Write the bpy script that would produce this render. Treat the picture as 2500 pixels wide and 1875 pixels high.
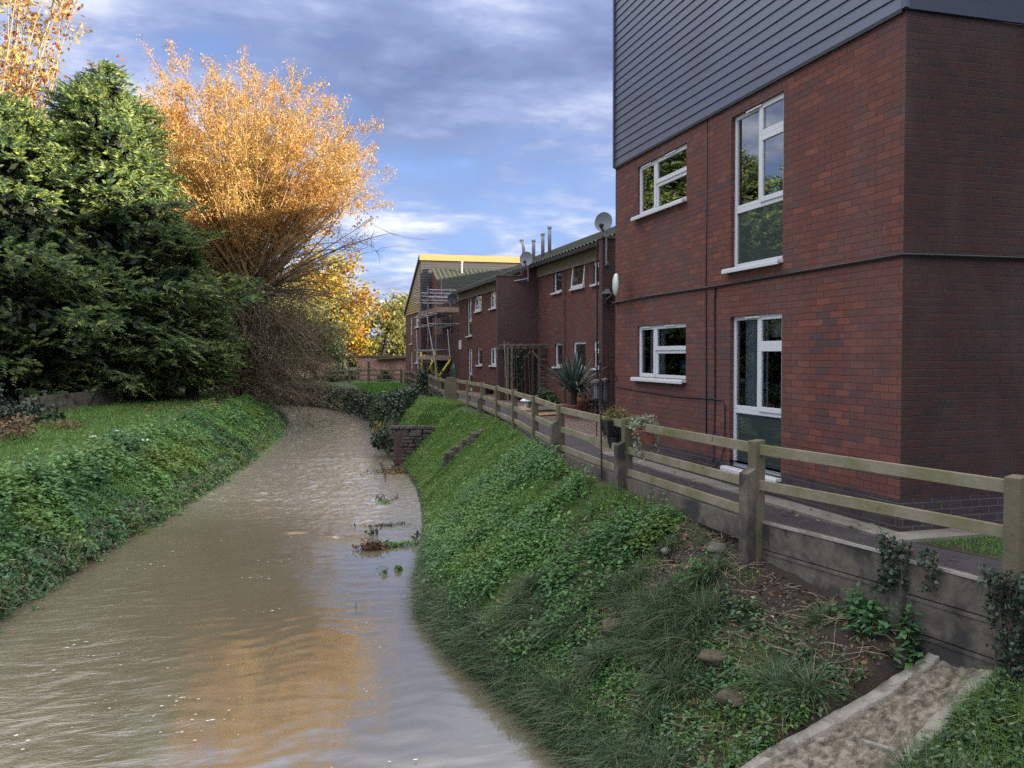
import bpy, math, random
import numpy as np
from mathutils import Vector, Matrix
for o in list(bpy.data.objects): bpy.data.objects.remove(o)
S = bpy.context.scene
COL = S.collection
# ------------------------------------------------------------------ camera
FP, CX, CY, CAMH = 2040., 1250., 937.5, 1.725
TH, PT, RO = math.radians(15.9), math.atan(71.5/2040), .003
_f = Vector((math.sin(TH)*math.cos(PT), math.cos(TH)*math.cos(PT), -math.sin(PT)))
_r = Vector((math.cos(TH), -math.sin(TH), 0)); _u = _r.cross(_f)
CR = _r*math.cos(RO) - _u*math.sin(RO); CU = _r*math.sin(RO) + _u*math.cos(RO)
# horizon rises a little to the right
cam = bpy.data.cameras.new('camera'); camo = bpy.data.objects.new('camera', cam); COL.objects.link(camo)
cam.sensor_width = 36; cam.lens = 36*FP/2500; cam.clip_start = .05; cam.clip_end = 3000
camo.matrix_world = Matrix(((CR.x, CU.x, -_f.x, 0), (CR.y, CU.y, -_f.y, 0), (CR.z, CU.z, -_f.z, CAMH), (0, 0, 0, 1)))
S.camera = camo
def ray(px, py): return _f + CR*((px-CX)/FP) - CU*((py-CY)/FP)
def on_z(px, py, z): d = ray(px, py); t = (z-CAMH)/d.z; return (d.x*t, d.y*t, z)
def on_x(px, py, x): d = ray(px, py); t = x/d.x; return (x, d.y*t, CAMH+d.z*t)
def on_y(px, py, y): d = ray(px, py); t = y/d.y; return (d.x*t, y, CAMH+d.z*t)
# ------------------------------------------------------------------ light
SUN_EL, SUN_AZ = math.radians(10), math.atan2(.85, -.53)     # azimuth from +Y towards +X
sv = Vector((math.sin(SUN_AZ)*math.cos(SUN_EL), math.cos(SUN_AZ)*math.cos(SUN_EL), math.sin(SUN_EL)))
sl = bpy.data.lights.new('sun', 'SUN'); sl.energy = 5.0; sl.angle = math.radians(.53); sl.color = (1, .84, .58)
so = bpy.data.objects.new('sun', sl); COL.objects.link(so); so.rotation_euler = sv.to_track_quat('Z', 'Y').to_euler(); so.location = (30, -30, 40)
S.view_settings.view_transform = 'Standard'; S.view_settings.look = 'None'; S.view_settings.gamma = 1; S.view_settings.use_curve_mapping = False
S.view_settings.exposure = 1.6
S.cycles.use_denoising = False; S.cycles.max_bounces = 6; S.cycles.transparent_max_bounces = 12; S.cycles.sample_clamp_indirect = 4

class NT:                                    # terse node helper
    def __init__(s, tree): s.t = tree; s.n = tree.nodes; s.l = tree.links
    def new(s, ty, **kw):
        n = s.n.new(ty)
        for k, v in kw.items():
            setattr(n, k, v)
        return n
    def put(s, sock, v):
        if v is None: return
        if isinstance(v, bpy.types.NodeSocket): s.l.new(v, sock)
        else:
            if hasattr(sock.default_value, '__len__') and hasattr(v, '__len__') and len(sock.default_value) == 4 and len(v) == 3: v = (*v, 1)
            sock.default_value = v
    def math(s, op, a, b=None, c=None, clamp=False):
        n = s.new('ShaderNodeMath', operation=op, use_clamp=clamp); s.put(n.inputs[0], a); s.put(n.inputs[1], b); s.put(n.inputs[2], c); return n.outputs[0]
    def vmath(s, op, a, b=None, out=0):
        n = s.new('ShaderNodeVectorMath', operation=op); s.put(n.inputs[0], a)
        if op == 'SCALE': s.put(n.inputs[3], b)
        else: s.put(n.inputs[1], b)
        return n.outputs[out]
    def mix(s, f, a, b, mode='MIX'):
        n = s.new('ShaderNodeMix', data_type='RGBA', blend_type=mode); s.put(n.inputs[0], f); s.put(n.inputs[6], a); s.put(n.inputs[7], b); return n.outputs[2]
    def sep(s, v): n = s.new('ShaderNodeSeparateXYZ'); s.put(n.inputs[0], v); return n.outputs
    def comb(s, x, y, z): n = s.new('ShaderNodeCombineXYZ'); s.put(n.inputs[0], x); s.put(n.inputs[1], y); s.put(n.inputs[2], z); return n.outputs[0]
    def noise(s, vec, scale, detail=4, rough=.55, dist=0, out=0):
        n = s.new('ShaderNodeTexNoise'); s.put(n.inputs['Vector'], vec); n.inputs['Scale'].default_value = scale; n.inputs['Detail'].default_value = detail
        n.inputs['Roughness'].default_value = rough; n.inputs['Distortion'].default_value = dist; return n.outputs[out]
    def ramp(s, f, stops, interp='LINEAR'):
        n = s.new('ShaderNodeValToRGB'); s.put(n.inputs[0], f); n.color_ramp.interpolation = interp; e = n.color_ramp.elements
        while len(e) < len(stops): e.new(.5)
        for i, (p, c) in enumerate(stops):
            e[i].position = p; e[i].color = (*c, 1) if hasattr(c, '__len__') else (c, c, c, 1)
        return n.outputs[0]
    def bump(s, h, strength, dist, normal=None):
        n = s.new('ShaderNodeBump'); s.put(n.inputs['Height'], h); s.put(n.inputs['Normal'], normal)
        n.inputs['Strength'].default_value = strength; n.inputs['Distance'].default_value = dist; return n.outputs[0]
    def maprange(s, v, a, b, c=0., d=1.):
        n = s.new('ShaderNodeMapRange'); s.put(n.inputs[0], v)
        for i, q in enumerate((a, b, c, d)): n.inputs[1+i].default_value = q
        return n.outputs[0]

# ------------------------------------------------------------------ sky
w = bpy.data.worlds.new('World'); S.world = w; w.use_nodes = True
N = NT(w.node_tree); N.n.clear()
wout = N.new('ShaderNodeOutputWorld')
sky = N.new('ShaderNodeTexSky', sky_type='NISHITA', sun_disc=False, sun_elevation=SUN_EL, sun_rotation=SUN_AZ, air_density=1.2, dust_density=.6, ozone_density=2.2)
bgs = N.new('ShaderNodeBackground'); N.l.new(sky.outputs[0], bgs.inputs[0]); bgs.inputs[1].default_value = .06
tc = N.new('ShaderNodeTexCoord').outputs['Generated']
dx, dy, dz = N.sep(tc)
zz = N.math('MAXIMUM', dz, 0.)
den = N.math('ADD', zz, .15)
cp = N.comb(N.math('DIVIDE', dx, den), N.math('DIVIDE', dy, den), N.math('MULTIPLY', zz, 1.5))
n1 = N.noise(cp, .62, 4, .5, .15)
n2 = N.noise(N.vmath('ADD', N.vmath('MULTIPLY', cp, (1., 1.15, 1.)), (7.3, 2.1, .4)), 2.1, 7, .57, .12)
n3 = N.noise(N.vmath('ADD', cp, (3.1, 9.7, 1.4)), .5, 3, .5, .1)
cov = N.maprange(N.math('ADD', N.math('MULTIPLY', n1, .55), N.math('MULTIPLY', n2, .45)), .40, .52)
lum = N.math('ADD', N.math('ADD', N.math('MULTIPLY', n2, .66), N.math('MULTIPLY', n3, .34)), N.maprange(dz, .02, .26, .055, .0))
ccol = N.ramp(lum, [(.38, (.145, .185, .35)), (.45, (.20, .25, .44)), (.50, (.27, .325, .53)), (.55, (.40, .445, .63)), (.62, (.66, .68, .76))])
gap = N.ramp(dz, [(0., (.50, .56, .74)), (.10, (.24, .37, .68)), (.35, (.17, .29, .62))])
ccol = N.mix(cov, gap, ccol)
# brighter, higher and thinner cloud overhead, out of the picture, which lights the shaded ground
over = N.maprange(dz, .395, .55, 0., 1.)
gain = N.math('ADD', .52, N.math('MULTIPLY', over, .62))
bgc = N.new('ShaderNodeBackground'); N.l.new(N.mix(over, ccol, (.70, .69, .71)), bgc.inputs[0]); N.l.new(gain, bgc.inputs[1])
mx = N.new('ShaderNodeMixShader'); mx.inputs[0].default_value = .88
N.l.new(bgs.outputs[0], mx.inputs[1]); N.l.new(bgc.outputs[0], mx.inputs[2]); N.l.new(mx.outputs[0], wout.inputs[0])

# ------------------------------------------------------------------ materials
def mat(name):
    m = bpy.data.materials.new(name); m.use_nodes = True; k = NT(m.node_tree)
    p = k.n['Principled BSDF']; return m, k, p
def pos(k): return k.new('ShaderNodeNewGeometry').outputs['Position']
def rnd(k): return k.new('ShaderNodeNewGeometry').outputs['Random Per Island']
def simple(name, col, rough=.6, var=.25, scale=8., bump=.0, metal=0., spec=None, stain=None):
    m, k, p = mat(name); P = pos(k)
    n = k.noise(P, scale, 5, .6)
    c = k.mix(n, tuple(v*(1-var) for v in col), tuple(min(1, v*(1+var)) for v in col))
    if stain: c = k.mix(k.maprange(k.noise(P, stain[1], 4, .65, .4), stain[2], stain[2]+.18), c, stain[0])
    k.put(p.inputs['Base Color'], c); p.inputs['Roughness'].default_value = rough; p.inputs['Metallic'].default_value = metal
    if spec is not None: p.inputs['Specular IOR Level'].default_value = spec
    if bump: k.put(p.inputs['Normal'], k.bump(k.noise(P, scale*6, 4, .6), 1, bump))
    return m
def brick_mat(name, cols, mortar, course=.075, length=.225, joint=.0065, gain=1., rough=.85):
    m, k, p = mat(name); g = k.new('ShaderNodeNewGeometry'); P = g.outputs['Position']
    x, y, z = k.sep(P); nx, ny, nz = k.sep(g.outputs['True Normal'])
    side = k.math('GREATER_THAN', k.math('ABSOLUTE', nx), .5)
    a = k.math('ADD', k.math('MULTIPLY', side, y), k.math('MULTIPLY', k.math('SUBTRACT', 1., side), x))
    wob = k.math('MULTIPLY', k.math('SUBTRACT', k.noise(P, 14, 2), .5), .010)
    a = k.math('ADD', a, wob); z = k.math('ADD', z, k.math('MULTIPLY', k.math('SUBTRACT', k.noise(P, 9, 2), .5), .007))
    r = k.math('DIVIDE', z, course); row = k.math('FLOOR', r); fz = k.math('FRACT', r)
    off = k.math('MULTIPLY', k.math('MODULO', k.math('ABSOLUTE', row), 2.), .5)
    c = k.math('ADD', k.math('DIVIDE', a, length), off); colm = k.math('FLOOR', c); fx = k.math('FRACT', c)
    wn = k.new('ShaderNodeTexWhiteNoise', noise_dimensions='3D'); k.put(wn.inputs['Vector'], k.comb(colm, row, side))
    v = wn.outputs['Value']; patch = k.noise(P, .55, 3, .5)
    v2 = k.math('ADD', k.math('MULTIPLY', v, .72), k.math('MULTIPLY', k.maprange(patch, .3, .7), .28))
    bc = k.ramp(v2, cols)
    bc = k.mix(.55, bc, k.mix(k.noise(P, 60, 3, .7), (.25, .25, .25), (1, 1, 1)), 'MULTIPLY')
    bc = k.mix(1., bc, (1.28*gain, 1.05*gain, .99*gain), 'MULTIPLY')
    jx, jz = joint/length, joint/course
    ex = k.math('MINIMUM', fx, k.math('SUBTRACT', 1., fx)); ez = k.math('MINIMUM', fz, k.math('SUBTRACT', 1., fz))
    mk = k.math('MAXIMUM', k.maprange(ex, jx*.45, jx*.85, 1., 0.), k.maprange(ez, jz*.45, jz*.85, 1., 0.))
    jn = k.maprange(k.noise(P, 2.2, 3), .35, .6)
    col = k.mix(mk, bc, k.mix(jn, mortar, tuple(min(1, q*1.6) for q in mortar)))
    wash = k.maprange(k.noise(k.vmath('MULTIPLY', P, (1., 1., .45)), 1.1, 5, .65, .5), .42, .70)
    runs = k.maprange(k.noise(k.vmath('MULTIPLY', P, (5., 5., .22)), 1.6, 4, .6), .56, .74)
    col = k.mix(k.math('MULTIPLY', runs, .35), col, (.045, .038, .04))
    col = k.mix(k.math('MULTIPLY', wash, .38), col, (.105, .085, .085))
    col = k.mix(k.maprange(k.noise(P, 6., 4, .7), .66, .80), col, (.17, .15, .145)) if gain == 1. else col
    k.put(p.inputs['Base Color'], col); p.inputs['Roughness'].default_value = rough; p.inputs['Specular IOR Level'].default_value = .35
    h = k.math('ADD', k.math('MULTIPLY', mk, -1.), k.math('MULTIPLY', k.noise(P, 70, 4), .35))
    k.put(p.inputs['Normal'], k.bump(h, .8, .006))
    return m
REDS = [(0., (.080, .058, .062)), (.13, (.092, .064, .066)), (.22, (.125, .060, .052)), (.45, (.158, .066, .050)), (.62, (.134, .060, .050)), (.78, (.205, .086, .060)), (.88, (.108, .068, .064)), (1., (.18, .076, .056))]
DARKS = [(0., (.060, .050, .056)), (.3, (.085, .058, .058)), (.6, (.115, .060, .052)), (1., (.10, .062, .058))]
M = {}
M['brick'] = brick_mat('red_brick', REDS, (.036, .026, .028), joint=.005)
M['brick_far'] = brick_mat('red_brick_far', [(q, (c[0]*.96, c[1]*.95, c[2]*.95)) for q, c in REDS], (.05, .036, .036), gain=.95)
M['brick_dark'] = brick_mat('dark_brick', DARKS, (.035, .03, .034), gain=.9)
M['brick_side'] = brick_mat('shaded_brick', DARKS, (.032, .028, .031), gain=.5)  # same brick as the front, darkened to carry the end wall's shade
M['brick_plinth'] = brick_mat('plinth_brick', [(0., (.035, .035, .045)), (1., (.055, .052, .058))], (.09, .085, .08))
M['brick_old'] = brick_mat('old_garden_brick', [(0., (.26, .13, .10)), (.5, (.36, .19, .14)), (1., (.42, .27, .21))], (.40, .34, .30), joint=.014, gain=1.1)
def wood(name, base, green, greens=.5, dark=(.05, .04, .03)):
    m, k, p = mat(name); tcn = k.new('ShaderNodeTexCoord'); P = pos(k); O = tcn.outputs['Object']
    g = k.noise(k.vmath('MULTIPLY', O, (28, 5, 40)), 1.5, 5, .6, .8)
    c = k.mix(g, tuple(v*.68 for v in base), tuple(v*1.28 for v in base))
    c = k.mix(k.maprange(k.noise(P, 2.3, 4, .65), .5-.2*greens, .74-.1*greens), c, green)
    c = k.mix(k.maprange(k.noise(P, 9, 3, .6, 1.), .66, .76), c, dark)
    kn = k.new('ShaderNodeTexVoronoi'); k.put(kn.inputs['Vector'], P); kn.inputs['Scale'].default_value = 3.2
    c = k.mix(k.maprange(kn.outputs['Distance'], .035, .075, 1., 0.), c, dark)
    k.put(p.inputs['Base Color'], c); p.inputs['Roughness'].default_value = .8; p.inputs['Specular IOR Level'].default_value = .3
    k.put(p.inputs['Normal'], k.bump(g, .6, .004)); return m
M['rail'] = wood('weathered_softwood', (.255, .225, .165), (.145, .148, .06), .55)
M['post'] = wood('weathered_post', (.155, .13, .09), (.10, .105, .05), .4)
M['old_wood'] = wood('grey_old_wood', (.13, .11, .085), (.09, .095, .05), .4)
M['concrete'] = simple('stained_concrete', (.13, .112, .085), .9, .55, 11, .004, stain=((.038, .036, .032), 2.3, .44))
M['concrete_lite'] = simple('pale_concrete', (.33, .31, .275), .9, .3, 9, .006, stain=((.17, .155, .125), 2.5, .5))
M['conc_strip'] = simple('mossy_concrete_strip', (.20, .19, .165), .9, .25, 6, .003, stain=((.10, .105, .07), 1.4, .5))
M['tarmac'] = simple('tarmac', (.036, .033, .038), .8, .35, 40, .004, stain=((.055, .05, .05), 1.5, .5))
M['upvc'] = simple('white_upvc', (.66, .67, .69), .28, .06, 2)
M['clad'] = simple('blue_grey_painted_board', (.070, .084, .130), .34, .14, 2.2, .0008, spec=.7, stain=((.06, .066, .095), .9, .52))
M['clad_end'] = simple('shaded_blue_board', (.035, .05, .085), .5, .15, 2)  # same boards as the front, end-wall shade put into the colour
M['clad_far'] = simple('gold_reflection_board', (.22, .185, .105), .35, .15, 2)  # golden reflection of the trees put into the board colour
M['clad_grey'] = simple('slate_grey_board', (.055, .055, .064), .5, .25, 1.3)
M['fascia'] = simple('cream_fascia', (.44, .28, .115), .6, .1, 3)
M['fascia_dull'] = simple('tan_fascia', (.26, .20, .13), .6, .15, 3)
M['black'] = simple('black_plastic', (.012, .012, .015), .45, .1, 5)
M['dark_metal'] = simple('black_metal', (.018, .018, .02), .4, .2, 8)
M['steel'] = simple('galvanised_steel', (.30, .31, .34), .42, .2, 6, metal=.6)
M['pipe'] = simple('pale_flue', (.26, .27, .30), .5, .1, 5)
M['white'] = simple('off_white_plastic', (.72, .74, .72), .4, .06, 6)
M['grey_dish'] = simple('grey_dish_paint', (.20, .215, .235), .5, .12, 6)
M['dark_dish'] = simple('charcoal_dish_paint', (.045, .05, .06), .5, .12, 6)
M['yellow'] = simple('yellow_foam_sleeve', (.62, .56, .06), .6, .1, 6)
M['tarp'] = simple('green_tarpaulin', (.025, .11, .075), .35, .3, 5, .004)
M['terracotta'] = simple('terracotta', (.26, .10, .06), .8, .2, 8)
M['bark'] = simple('dark_bark', (.05, .042, .035), .95, .4, 6, .02)
M['black_bark'] = simple('near_black_bark', (.022, .02, .018), .95, .3, 6, .02)
M['bark_willow'] = simple('ochre_twig_bark', (.40, .28, .13), .8, .25, 4)
M['bark_pale'] = simple('pale_birch_bark', (.30, .25, .18), .8, .25, 4)
M['twig'] = simple('brown_twig', (.15, .115, .08), .9, .35, 3)
M['twig_pale'] = simple('dead_stem', (.27, .225, .16), .9, .35, 5)
M['stone'] = simple('mossy_stone', (.16, .145, .115), .9, .35, 6, .02, stain=((.07, .085, .035), 3, .5))
M['dark_stone'] = simple('dark_ruin_stone', (.085, .075, .065), .95, .5, 3, .03, stain=((.035, .045, .025), 2.6, .5))
M['tile'] = simple('mossy_roof_tile', (.042, .048, .042), .8, .4, 5, .004, stain=((.035, .055, .03), 2.4, .46))
M['curtain'] = simple('pale_curtain', (.62, .64, .64), .9, .15, 3)
M['blind'] = simple('cream_roller_blind', (.55, .52, .42), .9, .05, 3)
M['room'] = simple('dim_room_wall', (.06, .065, .07), .9, .2, 2)
M['green_curtain'] = simple('olive_curtain', (.16, .165, .10), .9, .2, 3)
M['litter'] = simple('white_plastic_scrap', (.75, .76, .78), .5, .05, 5)
def glass(name, base, f0, clear):
    m, k, p = mat(name); k.n.remove(p); out = k.n['Material Output']
    gl = k.new('ShaderNodeBsdfGlossy'); gl.inputs['Roughness'].default_value = .012; gl.inputs['Color'].default_value = (.92, .95, .97, 1)
    k.put(gl.inputs['Normal'], k.bump(k.noise(pos(k), 1.6, 2), .06, .02))
    if clear: b = k.new('ShaderNodeBsdfTransparent'); b.inputs['Color'].default_value = (*base, 1)
    else: b = k.new('ShaderNodeBsdfDiffuse'); b.inputs['Color'].default_value = (*base, 1)
    fr = k.new('ShaderNodeFresnel'); fr.inputs['IOR'].default_value = f0
    s = k.new('ShaderNodeMixShader'); k.l.new(fr.outputs[0], s.inputs[0]); k.l.new(b.outputs[0], s.inputs[1]); k.l.new(gl.outputs[0], s.inputs[2])
    k.l.new(s.outputs[0], out.inputs[0]); return m
M['glass'] = glass('clear_double_glazing', (.80, .85, .86), 2.0, True)
M['glass_up'] = glass('bright_double_glazing', (.35, .39, .39), 3.6, True)
M['glass_dark'] = glass('dark_double_glazing', (.022, .028, .03), 3.0, False)
M['frosted'] = glass('frosted_lower_pane', (.045, .062, .058), 2.1, False)
def leaf(name, cols, trans=.35, rough=.55, patch=None, spec=.35):
    m, k, p = mat(name); r = rnd(k); c = k.ramp(r, cols)
    if patch:
        for (pc, sc, lo, hi, amt) in patch:
            c = k.mix(k.math('MULTIPLY', k.maprange(k.noise(pos(k), sc, 3, .5), lo, hi), amt), c, pc)
    out = k.n['Material Output']; k.put(p.inputs['Base Color'], c); p.inputs['Roughness'].default_value = rough; p.inputs['Specular IOR Level'].default_value = spec
    t = k.new('ShaderNodeBsdfTranslucent'); k.put(t.inputs['Color'], c)
    s = k.new('ShaderNodeMixShader'); s.inputs[0].default_value = trans
    k.l.new(p.outputs[0], s.inputs[1]); k.l.new(t.outputs[0], s.inputs[2]); k.l.new(s.outputs[0], out.inputs[0]); return m
M['conifer'] = leaf('conifer_spray', [(0, (.034, .072, .042)), (.5, (.085, .145, .055)), (.80, (.20, .27, .066)), (1, (.36, .40, .10))], .28)
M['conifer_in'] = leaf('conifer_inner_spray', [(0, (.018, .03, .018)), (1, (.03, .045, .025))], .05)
M['gold'] = leaf('golden_willow_leaf', [(0, (.34, .185, .045)), (.4, (.46, .275, .075)), (.8, (.54, .36, .12)), (1, (.68, .54, .28))], .35, patch=[((.56, .27, .07), .22, .50, .64, .6)])
M['orange'] = leaf('orange_beech_leaf', [(0, (.24, .10, .02)), (.5, (.35, .175, .028)), (1, (.42, .26, .045))], .35, patch=[((.42, .40, .06), .35, .46, .6, .8)])
M['yellow_green'] = leaf('yellow_green_leaf', [(0, (.11, .125, .035)), (.5, (.20, .20, .06)), (1, (.31, .28, .10))], .35)
M['rust'] = leaf('rust_and_gold_leaf', [(0, (.24, .075, .025)), (.4, (.32, .14, .04)), (.6, (.46, .32, .08)), (1, (.54, .46, .20))], .35)
M['willow_low'] = leaf('olive_willow_leaf', [(0, (.11, .09, .05)), (.5, (.20, .165, .08)), (1, (.32, .26, .12))], .3)
M['ivy'] = leaf('ivy_leaf', [(0, (.018, .038, .022)), (.6, (.035, .062, .034)), (1, (.075, .105, .06))], .12, .4, spec=.5)
M['shrub'] = leaf('shrub_leaf', [(0, (.03, .06, .03)), (.6, (.055, .095, .045)), (1, (.10, .14, .07))], .2)
M['nettle'] = leaf('nettle_leaf', [(0, (.055, .15, .042)), (.5, (.10, .235, .065)), (1, (.18, .345, .10))], .3, patch=[((.16, .22, .035), .9, .54, .66, .65), ((.045, .13, .075), .7, .5, .62, .5)])
M['bankleaf'] = leaf('bank_leaf', [(0, (.075, .18, .05)), (.5, (.15, .31, .085)), (1, (.26, .44, .14))], .3, patch=[((.19, .24, .045), .55, .52, .66, .75), ((.05, .145, .085), .45, .5, .62, .6)])
M['edgeleaf'] = leaf('waterside_leaf', [(0, (.06, .085, .05)), (.6, (.13, .17, .10)), (1, (.26, .30, .20))], .25)
M['grass'] = leaf('grass_blade', [(0, (.08, .18, .038)), (.5, (.135, .27, .055)), (.93, (.21, .36, .085)), (1, (.30, .27, .12))], .3, .45, patch=[((.19, .27, .055), 1.3, .5, .65, .6)])
M['grass_rank'] = leaf('rank_grass_blade', [(0, (.05, .095, .045)), (.5, (.09, .15, .075)), (.85, (.15, .215, .115)), (1, (.30, .26, .15))], .3, .4)
M['lawn'] = leaf('lawn_blade', [(0, (.07, .19, .03)), (1, (.13, .29, .05))], .3)
M['bramble'] = leaf('bramble_leaf', [(0, (.04, .085, .04)), (.6, (.07, .14, .06)), (1, (.13, .21, .10))], .2, .4, spec=.5)
M['variegated'] = leaf('variegated_ivy_leaf', [(0, (.10, .14, .08)), (.6, (.30, .33, .22)), (1, (.45, .46, .34))], .2)
M['deadleaf'] = leaf('dead_leaf', [(0, (.05, .03, .022)), (.6, (.13, .075, .045)), (.95, (.28, .17, .08)), (1, (.55, .42, .25))], .15)
M['yucca'] = leaf('yucca_blade', [(0, (.05, .09, .07)), (.7, (.10, .15, .125)), (1, (.20, .25, .21))], .12, .45)
def ground_mat():
    m, k, p = mat('bank_soil'); P = pos(k); x, y, z = k.sep(P)
    c = k.mix(k.noise(P, 9, 5, .7), (.018, .013, .009), (.06, .045, .032))
    far = k.maprange(y, 10., 15.)
    g = k.mix(k.noise(P, 3, 4), (.035, .065, .022), (.06, .10, .035))
    gm = k.math('MAXIMUM', k.math('MULTIPLY', far, .85), k.math('MULTIPLY', k.maprange(k.noise(P, 1.2, 3), .45, .6), .6))
    gm = k.math('MAXIMUM', gm, k.math('LESS_THAN', x, -2.)); c = k.mix(gm, c, g)
    k.put(p.inputs['Base Color'], c); p.inputs['Roughness'].default_value = .95
    k.put(p.inputs['Normal'], k.bump(k.noise(P, 25, 5, .7), 1, .03)); return m
M['ground'] = ground_mat()
def gravel_mat():
    m, k, p = mat('garden_gravel'); P = pos(k); v = k.new('ShaderNodeTexVoronoi'); k.put(v.inputs['Vector'], P); v.inputs['Scale'].default_value = 38
    r, g, b = k.new('ShaderNodeSeparateColor').outputs[:3]; sc = r.node; k.l.new(v.outputs['Color'], sc.inputs[0])
    c = k.ramp(r, [(0, (.10, .075, .06)), (.35, (.24, .17, .12)), (.7, (.36, .25, .18)), (1, (.50, .42, .36))])
    c = k.mix(k.maprange(v.outputs['Distance'], .25, .62), c, (.05, .038, .03))
    k.put(p.inputs['Base Color'], c); p.inputs['Roughness'].default_value = .85
    k.put(p.inputs['Normal'], k.bump(k.math('SUBTRACT', 1., v.outputs['Distance']), 1, .012)); return m
M['gravel'] = gravel_mat()
def trough_mat():
    m, k, p = mat('rough_chute_bed'); P = pos(k)
    vo = k.new('ShaderNodeTexVoronoi'); k.put(vo.inputs['Vector'], k.vmath('ADD', P, k.vmath('SCALE', k.noise(P, 9, 3, out=1), .12))); vo.inputs['Scale'].default_value = 13
    h = k.math('ADD', k.math('MULTIPLY', k.noise(P, 15, 7, .75), .86), k.math('MULTIPLY', k.math('SUBTRACT', .62, vo.outputs['Distance']), .20))
    c = k.ramp(h, [(.3, (.045, .040, .028)), (.42, (.15, .125, .092)), (.52, (.26, .225, .175)), (.68, (.40, .36, .30))])
    k.put(p.inputs['Base Color'], c); p.inputs['Roughness'].default_value = .8; k.put(p.inputs['Normal'], k.bump(h, 1, .03)); return m
M['trough'] = trough_mat()
def water_mat():
    m, k, p = mat('silty_water'); P = pos(k); x, y, z = k.sep(P)
    c = k.mix(k.noise(k.vmath('MULTIPLY', P, (.8, .5, 1)), 1., 4, .6, .6), (.132, .113, .074), (.172, .149, .102))
    lft = k.maprange(x, -.5, -2.5)                                   # the current runs on the left, slack water on the right
    choppy = k.maprange(k.math('ADD', y, k.math('MULTIPLY', x, .9)), 16.6, 22.)
    c = k.mix(k.math('MULTIPLY', choppy, .75), c, k.mix(k.noise(P, 2.2, 4, .6), (.24, .215, .165), (.30, .275, .225)))
    k.put(p.inputs['Base Color'], c); p.inputs['Roughness'].default_value = .02; p.inputs['IOR'].default_value = 2.8; p.inputs['Specular IOR Level'].default_value = .5
    P2 = k.vmath('MULTIPLY', P, (.55, 1.7, 1)); P3 = k.vmath('MULTIPLY', P, (1.1, 2.6, 1))
    h1 = k.noise(P2, 2.6, 5, .6, 2.2); h2 = k.noise(P3, 6.5, 4, .6, 1.0); h3 = k.noise(k.vmath('MULTIPLY', P, (.8, 1.2, 1)), 5.5, 5, .6, 1.2)
    a1 = k.math('ADD', .008, k.math('MULTIPLY', lft, .19)); a2 = k.math('ADD', .006, k.math('MULTIPLY', lft, .07))
    h = k.math('ADD', k.math('MULTIPLY', h1, a1), k.math('MULTIPLY', h2, a2))
    h = k.math('ADD', h, k.math('MULTIPLY', h3, k.math('MULTIPLY', choppy, .42)))
    k.put(p.inputs['Normal'], k.bump(h, 1., .05)); return m
M['water'] = water_mat()
M['foam'] = simple('foam', (.78, .77, .72), .6, .05, 5)

# ------------------------------------------------------------------ object helpers
def tag(o, label=None, cat=None, group=None, kind=None):
    if label: o['label'] = label
    if cat: o['category'] = cat
    if group: o['group'] = group
    if kind: o['kind'] = kind
    return o
def thing(name, label, cat, loc, group=None):
    o = bpy.data.objects.new(name, None); COL.objects.link(o); o.location = loc; o.empty_display_size = .1
    return tag(o, label, cat, group)
def origin_of(o):
    p = Vector((0, 0, 0))
    while o is not None: p += o.location; o = o.parent
    return p
def npmesh(name, V, F, m, parent=None, smooth=False, loc=None):
    """V (n,3), F (f,k) arrays -> one linked mesh object; world coordinates, moved to the parent's (or loc's) origin"""
    V = np.asarray(V, np.float32).reshape(-1, 3); F = np.asarray(F, np.int32)
    org = origin_of(parent) if parent is not None else Vector(loc or (0, 0, 0))
    me = bpy.data.meshes.new(name); kk = F.shape[1]
    me.vertices.add(len(V)); me.vertices.foreach_set('co', (V-np.array(org, np.float32)).ravel())
    me.loops.add(F.size); me.loops.foreach_set('vertex_index', F.ravel())
    me.polygons.add(len(F)); me.polygons.foreach_set('loop_start', np.arange(0, F.size, kk, dtype=np.int32)); me.polygons.foreach_set('loop_total', np.full(len(F), kk, np.int32))
    if smooth: me.polygons.foreach_set('use_smooth', np.ones(len(F), bool))
    me.update(calc_edges=True); me.materials.append(m)
    o = bpy.data.objects.new(name, me); COL.objects.link(o)
    if parent is not None: o.parent = parent
    elif loc is not None: o.location = loc
    return o
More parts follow.
